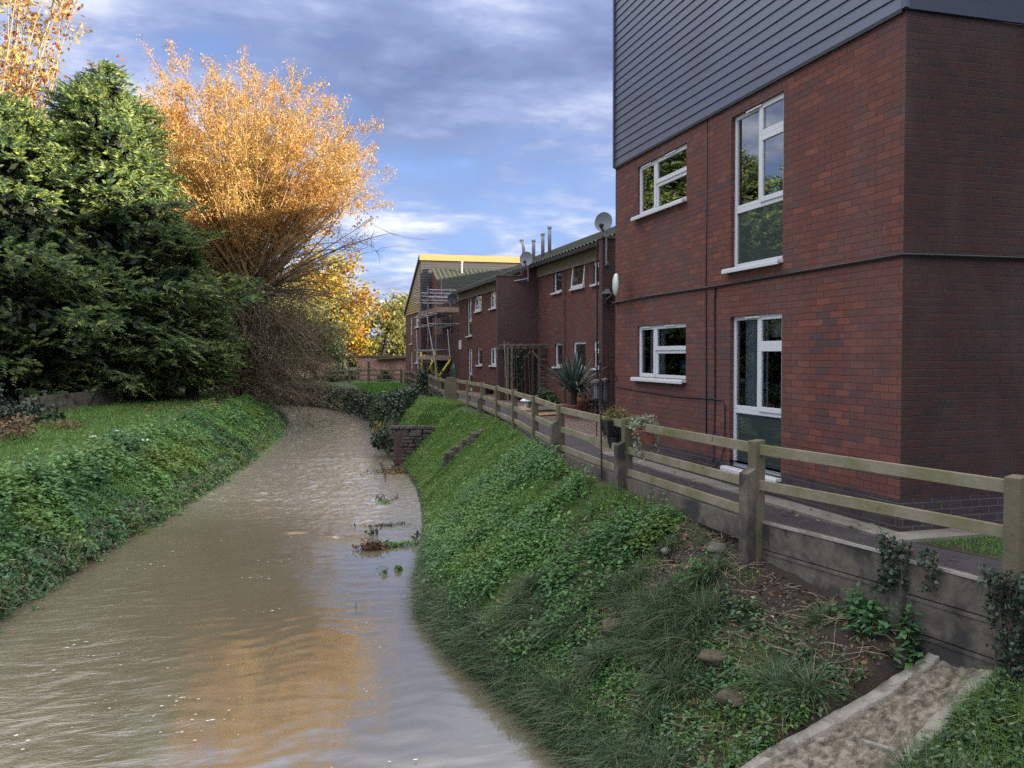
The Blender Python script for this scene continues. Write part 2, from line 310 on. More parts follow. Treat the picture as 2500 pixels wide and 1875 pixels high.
class MB:
    def __init__(s): s.v = []; s.f = []
    def quad(s, *p): i = len(s.v); s.v += [tuple(q) for q in p]; s.f.append(tuple(range(i, i+len(p)))); return s
    def hexa(s, p):                      # 8 points: bottom ring 0-3, top ring 4-7
        i = len(s.v); s.v += [tuple(q) for q in p]
        s.f += [tuple(i+j for j in q) for q in ((3, 2, 1, 0), (4, 5, 6, 7), (0, 1, 5, 4), (1, 2, 6, 5), (2, 3, 7, 6), (3, 0, 4, 7))]; return s
    def box(s, x0, x1, y0, y1, z0, z1): return s.hexa([(x0, y0, z0), (x1, y0, z0), (x1, y1, z0), (x0, y1, z0), (x0, y0, z1), (x1, y0, z1), (x1, y1, z1), (x0, y1, z1)])
    def bar(s, a, b, w, h, up=(0, 0, 1)):   # rectangular bar from a to b, w across, h along up
        a, b = Vector(a), Vector(b); d = (b-a).normalized(); sx = d.cross(Vector(up)).normalized(); uz = sx.cross(d).normalized()
        P = []
        for q in (a, b): P.append([q+sx*(i*w/2)+uz*(j*h/2) for i, j in ((-1, -1), (1, -1), (1, 1), (-1, 1))])
        return s.hexa(P[0]+P[1])
    def tube(s, pts, r, n=8, cap=True):
        pts = [Vector(p) for p in pts]; rs = r if hasattr(r, '__len__') else [r]*len(pts); i0 = len(s.v); t0 = None
        for j, p in enumerate(pts):
            d = (pts[min(j+1, len(pts)-1)]-pts[max(j-1, 0)]).normalized(); ref = Vector((0, 0, 1)) if abs(d.z) < .9 else Vector((1, 0, 0))
            a = d.cross(ref).normalized(); b = d.cross(a)
            s.v += [tuple(p+(a*math.cos(2*math.pi*q/n)+b*math.sin(2*math.pi*q/n))*rs[j]) for q in range(n)]
        for j in range(len(pts)-1):
            for q in range(n): s.f.append((i0+j*n+q, i0+j*n+(q+1) % n, i0+(j+1)*n+(q+1) % n, i0+(j+1)*n+q))
        if cap: s.f.append(tuple(i0+q for q in range(n))[::-1]); s.f.append(tuple(i0+(len(pts)-1)*n+q for q in range(n)))
        return s
    def lathe(s, c, prof, n=20):
        i0 = len(s.v)
        for (r, z) in prof: s.v += [(c[0]+r*math.cos(2*math.pi*q/n), c[1]+r*math.sin(2*math.pi*q/n), c[2]+z) for q in range(n)]
        for j in range(len(prof)-1):
            for q in range(n): s.f.append((i0+j*n+q, i0+j*n+(q+1) % n, i0+(j+1)*n+(q+1) % n, i0+(j+1)*n+q))
        return s
    def build(s, name, m, parent=None, smooth=False, bevel=0, loc=None):
        org = origin_of(parent) if parent is not None else Vector(loc or (0, 0, 0))
        me = bpy.data.meshes.new(name); me.from_pydata([tuple(Vector(v)-org) for v in s.v], [], s.f); me.update(); me.materials.append(m)
        if smooth: me.polygons.foreach_set('use_smooth', np.ones(len(me.polygons), bool))
        o = bpy.data.objects.new(name, me); COL.objects.link(o)
        if parent is not None: o.parent = parent
        elif loc is not None: o.location = loc
        if bevel: b = o.modifiers.new('b', 'BEVEL'); b.width = bevel; b.segments = 2; b.limit_method = 'ANGLE'
        return o
RNG = np.random.default_rng(7); random.seed(7)
def unit(v): return v/np.maximum(np.linalg.norm(v, axis=-1, keepdims=True), 1e-9)
def leaves_VF(P, A, B, fold=0.):         # diamond leaves: centre P, half-length A, half-width B
    n = len(P); V = np.empty((n, 4, 3), np.float32); V[:, 0] = P-A; V[:, 1] = P+B-A*.15; V[:, 2] = P+A; V[:, 3] = P-B-A*.15
    return V.reshape(-1, 3), np.arange(n*4, dtype=np.int32).reshape(n, 4)
def randdir(n, up=0.): v = RNG.normal(size=(n, 3)); v[:, 2] += up; return unit(v)
def leafcloud(P, size, asp=.5, up=.6, var=.35):
    n = len(P); a = unit(RNG.normal(size=(n, 3))); nn = randdir(n, up*1.6); a = unit(a-nn*(a*nn).sum(1, keepdims=True)); b = np.cross(nn, a)
    s = size*(1+var*RNG.normal(size=(n, 1)).clip(-1.6, 2.)); return leaves_VF(P, a*s*.5, b*s*.5*asp)
def tubes_VF(P, R, S=4):                 # P (K,M,3) polylines, R (K,M)
    K, Mn, _ = P.shape; d = np.empty_like(P); d[:, 1:-1] = P[:, 2:]-P[:, :-2]; d[:, 0] = P[:, 1]-P[:, 0]; d[:, -1] = P[:, -1]-P[:, -2]; d = unit(d)
    ref = np.where(np.abs(d[..., 2:]) < .9, np.array([0., 0, 1]), np.array([1., 0, 0])); a = unit(np.cross(d, ref)); b = np.cross(d, a)
    th = np.arange(S)*2*np.pi/S; V = P[:, :, None, :]+R[:, :, None, None]*(a[:, :, None, :]*np.cos(th)[:, None]+b[:, :, None, :]*np.sin(th)[:, None])
    idx = np.arange(K*Mn*S, dtype=np.int32).reshape(K, Mn, S); i2 = np.roll(idx, -1, 2)
    F = np.stack([idx[:, :-1], i2[:, :-1], i2[:, 1:], idx[:, 1:]], -1).reshape(-1, 4); return V.reshape(-1, 3), F
def join(*vf):
    V = []; F = []; o = 0
    for v, f in vf: V.append(v); F.append(f+o); o += len(v)
    return np.concatenate(V), np.concatenate(F)
def blades_VF(P, H, W, lean, curl=1.):   # grass: base P, length H, width W, lean vectors (n,3 horizontal)
    n = len(P); ts = np.array([0, .4, .75, 1.]); V = np.empty((n, 4, 2, 3), np.float32)
    side = unit(np.stack([-lean[:, 1], lean[:, 0], np.zeros(n)], 1)+RNG.normal(size=(n, 3))*.25)
    L = np.linalg.norm(lean, axis=1).clip(0, 1.25)
    for i, t in enumerate(ts):
        hz = H*(t-L*.62*curl*t*t); c = P+lean*(H*t*t*.85)[:, None]; c[:, 2] = P[:, 2]+hz
        ww = W*(1-t**1.6*.93)*.5; V[:, i, 0] = c-side*ww[:, None]; V[:, i, 1] = c+side*ww[:, None]
    idx = np.arange(n*8, dtype=np.int32).reshape(n, 4, 2)
    F = np.stack([idx[:, :-1, 0], idx[:, :-1, 1], idx[:, 1:, 1], idx[:, 1:, 0]], -1).reshape(-1, 4); return V.reshape(-1, 3), F
def vnoise(x, y, s=1., seed=0):          # cheap smooth noise -1..1
    x = np.asarray(x)/s; y = np.asarray(y)/s
    return (np.sin(x*1.7+seed*1.3+1.9*np.sin(y*.9+seed))*np.sin(y*1.9-seed*.7+1.6*np.sin(x*1.1-seed))*.6+.4*np.sin(3.9*x+2.7*y+seed*2.1)*np.sin(3.1*y-2.9*x+seed))

# ------------------------------------------------------------------ terrain
WZ = -1.9
RE = np.array([(2.6, -30), (2.55, 3), (2.45, 6.8), (2.3, 7.95), (2.06, 9.1), (1.9, 10.25), (1.85, 11.5), (2.1, 13.2), (2.49, 15.1), (2.92, 17.2), (3.29, 19.5), (3.66, 22.5), (3.8, 24.9), (3.85, 28.8), (3.95, 33), (4.3, 37), (5.2, 46), (5.0, 52), (3.7, 59), (1.5, 63), (-6, 68), (-30, 72), (-30, 400)])
LE = np.array([(-4.2, -30), (-4.2, 6), (-4.0, 10), (-3.66, 12.8), (-3.3, 14.8), (-2.95, 17.2), (-2.65, 18.6), (-2.28, 20.6), (-1.81, 23.1), (-.97, 28.6), (-.16, 35.7), (.37, 40.2), (.84, 48), (.5, 54), (-1.5, 58), (-8, 62), (-30, 64), (-34, 400)])
FEN = np.array([(4.95, 4.4), (4.55, 7.21), (4.5, 10.23), (4.6, 13.2), (4.88, 15.5), (5.28, 18.35), (5.56, 20.9), (5.79, 23.4), (5.87, 25.6), (5.95, 27.7)])
WALL = np.array([(5.42, 1.5), (5.20, 3.4), (5.04, 4.85), (4.90, 5.62), (4.57, 7.21)])
def ip(T, y): return np.interp(y, T[:, 1], T[:, 0])
def chute_r(x): return np.interp(x, [2.4, 2.8, 3.4, 3.9, 4.31, 4.8, 5.25], [4.2, 4.28, 4.40, 4.52, 4.63, 4.77, 4.87])
def ground(x, y):
    x = np.asarray(x, float); y = np.asarray(y, float)
    xr, xl = ip(RE, y), ip(LE, y)
    wr = np.interp(y, [3, 5, 7.2, 10, 13, 16, 20, 24, 26.2, 27.2, 33, 37, 46, 60], [2.4, 2.5, 2.15, 2.45, 2.4, 2.1, 2.05, 1.9, 1.5, .8, .8, .7, .5, .5])
    zt = np.interp(y, [3, 4.8, 5.7, 7.2, 8.2, 10, 13, 20, 25, 26.5, 28, 35, 42, 46, 60], [-.72, -.60, -.48, -.27, -.14, -.08, -.01, .05, .0, -.2, -.30, -.3, -.35, -.5, -.4])
    zu = np.interp(y, [8, 14, 22, 28, 35, 45, 60, 90], [-.03, -.02, .07, .10, .02, -.2, -.3, -.2])
    s = np.clip((x-xr)/wr, 0, None)
    lump = .05*vnoise(x, y, .55, 2)+.035*vnoise(x, y, .23, 5)
    prof = np.where(s < .06, s/.06*.13, .13+.87*np.clip((s-.06)/.94, 0, 1)**.95)
    right = -2.05+(zt+2.05)*np.minimum(prof, 1)+lump*np.clip(np.minimum(s*8, (1.05-s)*4), 0, 1)
    over = np.clip((s-1.)*wr/.45, 0, 1); right = right+(zu-zt)*over*over*(3-2*over)
    near = (y < 7.35)
    xw = ip(WALL, y)
    right = np.where(near, np.where(x > xw+.24, -.03, np.minimum(right, zt)), right)
    cb = np.clip(np.minimum(y-chute_r(x)-.02, 5.42-y)/.06, 0, 1)*np.clip((5.35-x)/.1, 0, 1)
    right = np.where(near & (x > 2.3), right-.30*cb, right)
    wl = np.interp(y, [5, 13, 20, 30, 40, 50], [1.5, 1.45, 1.5, 1.8, 1.9, 1.6]); zl = np.interp(y, [5, 20, 34, 45, 70], [-.55, -.5, -.42, -.25, -.2])
    q = np.clip((xl-x)/wl, 0, None); lp = np.where(q < .08, q/.08*.16, .16+.84*np.clip((q-.08)/.92, 0, 1)**.8)
    left = -2.05+(zl+2.05)*np.minimum(lp, 1)+.05*vnoise(x, y, .8, 1)*np.clip(q*6, 0, 1)+np.clip((q-1)*wl*.02, 0, .35)
    bed = -2.5+0*x
    return np.where(x >= xr, right, np.where(x <= xl, left, bed))
def axis(segs):
    out = [segs[0][0]]
    for a, b, st in segs:
        n = max(1, int(round((b-a)/st))); out += list(a+(b-a)*np.arange(1, n+1)/n)
    return np.array(out)
gx = axis([(-400, -60, 60), (-60, -20, 6), (-20, -8, 1), (-8, -4.4, .25), (-4.4, -1, .12), (-1, 1.6, .16), (1.6, 5.6, .085), (5.6, 9, .25), (9, 30, 3), (30, 90, 12), (90, 400, 60)])
gy = axis([(-80, -20, 15), (-20, 2, 2), (2, 4, .3), (4, 14, .085), (14, 30, .16), (30, 66, .4), (66, 120, 5), (120, 700, 60)])
X, Y = np.meshgrid(gx, gy); Zg = ground(X, Y); nx_, ny_ = len(gx), len(gy)
ii = np.arange(nx_*ny_, dtype=np.int32).reshape(ny_, nx_)
tag(npmesh('ground', np.stack([X, Y, Zg], -1), np.stack([ii[:-1, :-1], ii[:-1, 1:], ii[1:, 1:], ii[1:, :-1]], -1).reshape(-1, 4), M['ground'], smooth=True), kind='structure')
# water: one sheet with real waves, choppy upstream of the small weir
wx = axis([(-14, -4.6, .5), (-4.6, 4.6, .055), (4.6, 7, .3)]); wy = axis([(-25, 3, 2), (3, 14, .07), (14, 30, .085), (30, 72, .25)])
X, Y = np.meshgrid(wx, wy)
ch = np.clip((Y+.9*X-17.0+.9*vnoise(X, Y, .9, 12))/3.2, 0, 1)*np.clip((ip(RE, Y)-.55-X)/.5, .12, 1)
def fbm(x, y, sx, sy, seed): return vnoise(x/sx, y/sy, 1., seed)+.5*vnoise(x/sx*2.1+3, y/sy*2.1, 1., seed+3)+.25*vnoise(x/sx*4.3, y/sy*4.1+1, 1., seed+5)
wob = .35*vnoise(X, Y, 1.3, 4)
Zw = WZ+ch*(.017*fbm(X+wob*1.4, Y+wob, .22, .20, 2)+.017*fbm(X-wob, Y, .45, .55, 8))
lf = np.clip((-.6-X)/1.8, 0, 1)*(1-ch)
Zw += lf*(.0055*fbm(X+wob*2.6, Y-.25*X+wob*1.6, .62, .24, 6)+.0035*fbm(X-wob*1.5, Y+.35*X+wob, .33, .13, 10))*(.7+.6*vnoise(X, Y, 1.9, 21))+(1-ch)*.003*fbm(X, Y+wob, .6, .2, 9)
Zw += .04*(.6+.6*vnoise(X, Y, .35, 15))*np.exp(-((Y+.9*X-17.9+.25*vnoise(X, Y, .6, 3))/.16)**2)*np.clip((X+.2)/.5, 0, 1)*np.clip((2.2-X)/.5, 0, 1)
ii = np.arange(X.size, dtype=np.int32).reshape(X.shape)
tag(npmesh('water', np.stack([X, Y, Zw], -1), np.stack([ii[:-1, :-1], ii[:-1, 1:], ii[1:, 1:], ii[1:, :-1]], -1).reshape(-1, 4), M['water'], smooth=True), kind='structure')

# ------------------------------------------------------------------ paths
def strip(name, L, R, z, m):
    mb = MB(); zs = z if callable(z) else (lambda y: z)
    for (a, b, c, d) in zip(L[:-1], R[:-1], R[1:], L[1:]): mb.quad((*a, zs(a[1])), (*b, zs(b[1])), (*c, zs(c[1])), (*d, zs(d[1])))
    return tag(mb.build(name, m), kind='structure')
pz = lambda y: float(np.interp(y, [8, 14, 22, 28, 35, 45, 60], [0., .01, .09, .12, .05, -.15, -.25]))
ys = [2, 3.4, 4.85, 5.62, 7.21, 8.5, 10.2, 12, 13.4, 15.5, 18.3, 20.9, 23.4, 25.6, 27.7, 31, 36, 42, 50, 59]
xl_ = [5.45, 5.24, 5.08, 4.94, 4.64, 4.60, 4.58, 4.62, 4.68, 4.94, 5.36, 5.63, 5.86, 5.95, 6.02, 6.15, 6.7, 7.2, 8.1, 9.0]
xr_ = [6.9, 6.5, 6.12, 5.83, 5.44, 5.41, 5.41, 5.41, 5.5, 5.92, 6.30, 6.68, 7.05, 7.3, 7.6, 7.6, 7.9, 8.4, 9.0, 9.55]
strip('path', list(zip(xl_, ys)), list(zip(xr_, ys)), pz, M['tarmac'])
kx = [(5.41, 6.30), (5.41, 13.5)]
mb = MB(); mb.box(5.41, 5.70, 6.28, 13.5, -.1, .03); mb.box(5.70, 14, 6.28, 6.58, -.1, .03)
tag(mb.build('concrete_strip', M['conc_strip']), kind='structure')
g0 = [i for i, y in enumerate(ys) if 13.4 <= y <= 42]
strip('gravel_garden', [(xr_[i], ys[i]) for i in g0], [(9.1, ys[i]) for i in g0], lambda y: pz(y)+.004, M['gravel'])

# ------------------------------------------------------------------ houses
def wall_grid(mb, ax, c, a0, a1, z0, z1, openings, depth=.13, inward=1):
    """wall in the plane ax=c with reveals; openings (a0,a1,z0,z1)"""
    P = (lambda a, z, d=0.: (c+d*inward, a, z)) if ax == 'x' else (lambda a, z, d=0.: (a, c+d*inward, z))
    A = sorted({a0, a1, *[o[0] for o in openings], *[o[1] for o in openings]}); Zs = sorted({z0, z1, *[o[2] for o in openings], *[o[3] for o in openings]})
    for i in range(len(A)-1):
        for j in range(len(Zs)-1):
            ca, cz = (A[i]+A[i+1])/2, (Zs[j]+Zs[j+1])/2
            if any(o[0] < ca < o[1] and o[2] < cz < o[3] for o in openings): continue
            mb.quad(P(A[i], Zs[j]), P(A[i], Zs[j+1]), P(A[i+1], Zs[j+1]), P(A[i+1], Zs[j]))
    for (b0, b1, y0, y1) in openings:
        for (p, q) in (((b0, y0), (b1, y0)), ((b1, y0), (b1, y1)), ((b1, y1), (b0, y1)), ((b0, y1), (b0, y0))):
            mb.quad(P(*p), P(*q), P(*q, depth), P(*p, depth))
LONG = [(0, .385, .52, 1, 0), (.52, .80, 1, 1, 1), (.52, .385, 1, .80, 1), (0, 0, 1, .385, 0)]
SMALL = [(0, 0, .35, 1, 1), (.35, .52, 1, 1, 1), (.35, 0, 1, .52, 0)]
def window(parent, x, y0, y1, z0, z1, lay, gm, low=None, vents=(.5,), open_deg=0., sill=True, fw=.05):
    """uPVC window in a wall facing -X; u runs from the far jamb (y1) to the near one (y0)"""
    fx = x+.055; mb = MB(); pm = MB(); lm = MB(); sash = MB(); yu = lambda u: y1-(y1-y0)*u; zv = lambda v: z0+(z1-z0)*v
    for (u0, v0, u1, v1, op) in lay:
        a, b, c, d = yu(u1), yu(u0), zv(v0), zv(v1); wd = fw*(1.25 if op else 1.); f = fx-(.018 if op else 0)
        tgt = sash if (op and open_deg) else mb
        tgt.box(f, fx+.06, a, b, c, c+wd); tgt.box(f, fx+.06, a, b, d-wd, d); tgt.box(f, fx+.06, a, a+wd, c+wd, d-wd); tgt.box(f, fx+.06, b-wd, b, c+wd, d-wd)
        g = (lm if (low and v0 == 0 and v1 < .6 and u1-u0 > .9) else pm) if not (op and open_deg) else pm
        g.quad((f+.022, a+wd*.8, c+wd*.8), (f+.022, a+wd*.8, d-wd*.8), (f+.022, b-wd*.8, d-wd*.8), (f+.022, b-wd*.8, c+wd*.8))
        if op and open_deg:                        # top-hung sash swung out at the foot
            mb.box(fx+.03, fx+.07, a, b, c, c+wd*.8); mb.box(fx+.03, fx+.07, a, b, d-wd*.5, d); mb.box(fx+.03, fx+.07, a, a+wd*.8, c, d); mb.box(fx+.03, fx+.07, b-wd*.8, b, c, d)
            t = math.radians(open_deg)
            for q in (sash, pm): q.v = [(fx+(X-fx)*math.cos(t)-(d-Zq)*math.sin(t), Yq, d-(d-Zq)*math.cos(t)-(X-fx)*math.sin(t)) for (X, Yq, Zq) in q.v]
    o = mb.build('window', M['upvc'], parent, bevel=.004)
    if sash.v: sash.build('sash', M['upvc'], o)
    pm.build('pane', M[gm], o)
    if lm.v: lm.build('lower_pane', M[low], o)
    if sill: s = MB(); s.box(x-.075, fx+.03, y0-.015, y1+.09, z0-.045, z0-.005); s.box(x-.085, x-.06, y0-.015, y1+.09, z0-.065, z0-.02); s.build('sill', M['upvc'], o, bevel=.004)
    for u in vents: v = MB(); yc = yu(u); v.box(fx-.04, fx-.019, yc-.17, yc+.17, z1-.034, z1-.012); v.build('trickle_vent', M['upvc'], o, bevel=.003)
    return o
def boards(y_lo, y_hi, z_lo, top, x, pitch=.131, proud=.04):
    """lapped boards on a wall facing -X under a sloping roof line top(y); every board a real tilted strip"""
    mb = MB(); z = z_lo; zmax = max(top(y_lo), top(y_hi))
    while z < zmax:
        z1 = z+pitch; ya, yb = y_lo, y_hi
        def clip(zq):                               # the stretch of y in which the roof line is above zq
            if top(y_lo) >= zq and top(y_hi) >= zq: return y_lo, y_hi
            yc = y_lo+(zq-top(y_lo))/(top(y_hi)-top(y_lo))*(y_hi-y_lo)
            return (yc, y_hi) if top(y_hi) > top(y_lo) else (y_lo, yc)
        if z >= zmax-.02: break
        a0, b0 = clip(z); a1, b1 = clip(min(z1, zmax-.001))
        mb.hexa([(x-proud, a0, z), (x+.01, a0, z), (x+.01, b0, z), (x-proud, b0, z), (x-proud*.38, a1, z1-.006), (x+.01, a1, z1-.006), (x+.01, b1, z1-.006), (x-proud*.38, b1, z1-.006)])
        z = z1
    return mb
SL = .4724
# ---- the near house
H1 = thing('brick_house', 'nearest house of red brick, blue-grey boards above, beside the tarmac path', 'house', (5.7, 6.58, 0))
W_UL, W_LL, W_US, W_LS = (8.52, 9.67, 2.83, 4.765), (8.52, 9.67, .27, 2.205), (10.88, 12.55, 3.955, 4.745), (10.88, 12.55, 1.36, 2.18)
mb = MB(); wall_grid(mb, 'x', 5.7, 6.58, 13.46, .34, 4.92, [W_UL, (8.52, 9.67, .34, 2.205), W_US, W_LS]); mb.build('wall', M['brick'], H1)
mb = MB(); wall_grid(mb, 'x', 5.7, 6.58, 13.46, -.1, .34, [(8.52, 9.67, .27, .34)]); mb.build('plinth', M['brick_plinth'], H1)
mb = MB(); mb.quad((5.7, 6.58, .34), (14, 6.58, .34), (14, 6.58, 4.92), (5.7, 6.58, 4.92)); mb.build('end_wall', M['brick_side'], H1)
mb = MB(); mb.quad((5.7, 6.58, -.1), (14, 6.58, -.1), (14, 6.58, .34), (5.7, 6.58, .34)); mb.build('end_plinth', M['brick_plinth'], H1)
mb = MB(); mb.quad((14, 13.46, -.1), (5.7, 13.46, -.1), (5.7, 13.46, 4.92), (14, 13.46, 4.92)); mb.quad((14, 6.58, -.1), (14, 13.46, -.1), (14, 13.46, 4.92), (14, 6.58, 4.92)); mb.build('rear_wall', M['brick'], H1)
top1 = lambda y: 5.75+(y-6.58)*SL*.98
boards(6.60, 13.44, 4.945, top1, 5.7, proud=.022).build('cladding', M['clad'], H1)
mb = MB(); mb.box(5.655, 5.70, 6.535, 6.60, 4.93, top1(6.6)+.02); mb.build('corner_trim', M['clad'], H1); mb = MB(); mb.box(5.655, 5.70, 13.44, 13.485, 4.93, top1(13.44)); mb.build('corner_trim', M['clad'], H1)
mb = MB(); mb.box(5.668, 5.72, 6.60, 13.44, 4.905, 4.944); mb.build('drip_strip', M['black'], H1)
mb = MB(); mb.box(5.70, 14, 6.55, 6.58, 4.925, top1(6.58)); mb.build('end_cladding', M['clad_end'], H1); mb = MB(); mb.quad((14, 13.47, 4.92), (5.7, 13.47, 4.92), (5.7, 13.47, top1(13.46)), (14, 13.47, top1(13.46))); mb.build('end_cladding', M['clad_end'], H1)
mb = MB(); mb.hexa([(5.55, 6.35, top1(6.35)), (14.2, 6.35, top1(6.35)), (14.2, 13.6, top1(13.6)), (5.55, 13.6, top1(13.6)), (5.55, 6.35, top1(6.35)+.18), (14.2, 6.35, top1(6.35)+.18), (14.2, 13.6, top1(13.6)+.18), (5.55, 13.6, top1(13.6)+.18)]); mb.build('roof', M['tile'], H1)
mb = MB(); mb.box(5.9, 13.8, 6.7, 13.3, 2.5, 2.7); mb.box(5.9, 13.8, 6.7, 13.3, -.1, .1); mb.box(8.4, 8.5, 6.7, 13.3, .1, 4.9); mb.box(5.84, 8.4, 10.2, 10.3, .1, 4.9); mb.box(5.75, 13.9, 6.7, 13.3, 4.86, 4.9); mb.build('interior', M['room'], H1)
window(H1, 5.7, *W_UL, LONG, 'glass_up', 'frosted', vents=(.42,))
window(H1, 5.7, *W_LL, LONG, 'glass', 'frosted', vents=(.42,))
window(H1, 5.7, *W_US, SMALL, 'glass_up', vents=(.17, .67))
window(H1, 5.7, *W_LS, SMALL, 'glass', vents=(.17, .67))
def wave_sheet(x, y0, y1, z0, z1, m, name, parent, amp=.025, n=40):
    V = []; 
    for j in range(2):
        for i in range(n+1): V.append((x+amp*math.sin(i*1.35)+.01*math.sin(i*.5), y0+(y1-y0)*i/n, (z0, z1)[j]))
    F = [(i, i+1, n+1+i+1, n+1+i) for i in range(n)]
    return npmesh(name, V, F, m, parent, smooth=True)
wave_sheet(5.93, 9.15, 9.66, .95, 2.2, M['curtain'], 'curtain', H1)
wave_sheet(5.93, 12.0, 12.52, 1.38, 2.16, M['curtain'], 'curtain', H1)
mb = MB(); mb.box(5.90, 5.91, 8.60, 9.42, 1.93, 2.18); mb.build('roller_blind', M['blind'], H1)
for zc in (.36, .42): mb = MB(); mb.tube([(5.80, 8.55, zc), (5.80, 9.64, zc)], .008, 6); mb.build('window_bar', M['white'], H1)
# cables on the front wall
def cable(name, pts, r, parent, m='black'): mb = MB(); mb.tube(pts, r, 6); return mb.build(name, M[m], parent, smooth=True)
cable('cable', [(5.682, 13.40, 2.62), (5.68, 12, 2.635), (5.68, 10, 2.63), (5.68, 8, 2.645), (5.68, 6.56, 2.655), (5.9, 6.555, 2.655), (8, 6.555, 2.66), (13.9, 6.555, 2.66)], .017, H1)
cable('cable', [(5.692, 10.29, 4.9), (5.690, 10.29, 2.7), (5.69, 10.27, 1.5), (5.69, 10.26, .62)], .008, H1)
cable('cable', [(5.688, 9.95, 2.62), (5.688, 10.03, 2.60), (5.688, 10.05, 2.4), (5.69, 10.03, 1.2), (5.69, 10.05, .35), (5.65, 10.0, .28)], .010, H1)
cable('cable', [(5.692, 13.44, 1.17), (5.692, 12.5, 1.13), (5.69, 11.2, 1.10), (5.69, 10.1, 1.12), (5.69, 9.83, 1.12), (5.69, 9.77, 1.05), (5.69, 9.78, .5), (5.65, 9.8, .32), (5.60, 9.86, .22), (5.62, 9.8, .12), (5.66, 9.74, .2)], .009, H1)

vase = thing('glass_vase', 'round green-blue glass bottle vase behind the lower small window', 'vase', (5.98, 11.33, 1.40))
mb = MB(); mb.lathe((5.98, 11.33, 1.40), [(.0, 0), (.06, .0), (.105, .05), (.125, .12), (.11, .19), (.06, .245), (.028, .275), (.026, .32), (.034, .335), (.0, .335)], 24); mb.build('body', simple('teal_glass_glaze', (.05, .14, .15), .15, .15, 5), vase, smooth=True)
mb = MB(); mb.box(5.83, 6.15, 10.9, 12.5, 1.345, 1.398); mb.build('inner_sill', M['white'], H1)

# ---- tile roofs
def tile_roof(name, parent, o, du, dv, nu, nv, m, tw=.30, amp=.028, step=.03):
    """interlocking tiles: o corner at the eave, du along the eave, dv up the slope (real lengths)"""
    o, du, dv = np.array(o, float), np.array(du, float), np.array(dv, float); Lu = np.linalg.norm(du); n = unit(np.cross(du, dv)); n = n if n[2] > 0 else -n
    us = np.linspace(0, 1, nu); V = []
    for j in range(nv):
        for e in (0, 1):
            v = (j+e)/nv; w = amp*np.sin(us*Lu/tw*2*np.pi)+(step if e == 0 else 0)+.006*RNG.normal()
            V.append(o+us[:, None]*du+v*dv+n*w[:, None])
    V = np.concatenate(V); ii = np.arange(len(V)).reshape(-1, nu); return npmesh(name, V, np.stack([ii[:-1, :-1], ii[:-1, 1:], ii[1:, 1:], ii[1:, :-1]], -1).reshape(-1, 4), m, parent)
def row_house(label, y0, y1, wins, fin_at, ridge_x=13.2):
    h = thing('terraced_house', label, 'house', (9.1, y0, 0), None)
    mb = MB(); wall_grid(mb, 'x', 9.1, y0, y1, -.4, 4.72, [w[0] for w in wins]); mb.quad((17, y0, -.4), (9.1, y0, -.4), (9.1, y0, 4.72), (17, y0, 4.72)); mb.quad((9.1, y1, -.4), (17, y1, -.4), (17, y1, 4.72), (9.1, y1, 4.72)); mb.quad((17, y0, -.4), (17, y1, -.4), (17, y1, 4.72), (17, y0, 4.72))
    m2 = MB(); m2.quad((9.1, y1, 4.72), (ridge_x, y1, 4.72+(ridge_x-9.1)*.415), (17.3, y1, 4.72)); m2.build('gable', M['brick_far'], h)
    mb.build('wall', M['brick_far'], h)
    zr = 4.90+(ridge_x-8.78)*.415
    tile_roof('roof', h, (8.78, y0, 4.90), (0, y1-y0, 0), (ridge_x-8.78, 0, (ridge_x-8.78)*.415), int((y1-y0)/.3*6), 15, M['tile'])
    mb = MB(); mb.quad((ridge_x, y0, zr), (ridge_x, y1, zr), (17.6, y1, 4.9), (17.6, y0, 4.9)); mb.build('rear_roof', M['tile'], h)
    mb = MB(); mb.tube([(ridge_x, y0, zr+.02), (ridge_x, y1, zr+.02)], .11, 8); mb.build('ridge', M['tile'], h)
    mb = MB(); mb.box(9.05, 9.10, y0, y1, 4.46, 4.80); mb.build('fascia', M['fascia_dull'], h)
    mb = MB(); mb.box(8.80, 9.10, y0, y1, 4.80, 4.83); mb.box(8.70, 8.80, y0, y1, 4.76, 4.87); mb.build('gutter', M['black'], h)
    mb = MB(); mb.box(7.60, 9.1, fin_at, fin_at+.22, -.3, 4.50); mb.box(8.5, 9.1, fin_at, fin_at+.22, 4.50, 4.74); mb.build('fin_wall', M['brick_dark'], h)
    mb = MB(); mb.box(7.57, 8.5, fin_at-.03, fin_at+.25, 4.505, 4.55); mb.build('coping', M['concrete'], h)
    for (w, lay, gm, kw) in wins:
        window(h, 9.1, *w, lay, gm, **kw)
        m3 = MB(); m3.box(9.24, 9.26, w[0]-.1, w[1]+.1, w[2]-.1, w[3]+.1); 
        if gm == 'glass': m3.build('room_back', M['room'], h)
    return h
ONE = [(0, 0, 1, 1, 0)]; ONEO = [(0, 0, 1, 1, 1)]; TWO = [(0, .62, 1, 1, 1), (0, 0, 1, .62, 0)]
hA = row_house('terraced house with a single tilted-open window, behind the yucca and gravel garden', 13.5, 28.5, [
    ((25.97, 26.82, 3.80, 4.66), ONE, 'glass_dark', dict(fw=.07)), ((23.86, 24.98, 3.80, 4.68), ONEO, 'glass_dark', dict(open_deg=6., fw=.06)), ((21.6, 23.16, 3.79, 4.68), TWO, 'glass_dark', dict(fw=.06, vents=(.3,))),
    ((25.93, 26.68, 1.33, 2.10), ONE, 'glass_dark', dict(fw=.07)), ((23.79, 24.86, 1.31, 2.12), ONEO, 'glass_dark', dict(fw=.06)), ((21.6, 23.13, 1.33, 2.12), TWO, 'glass_dark', dict(fw=.06, vents=(.3,)))], 18.75)
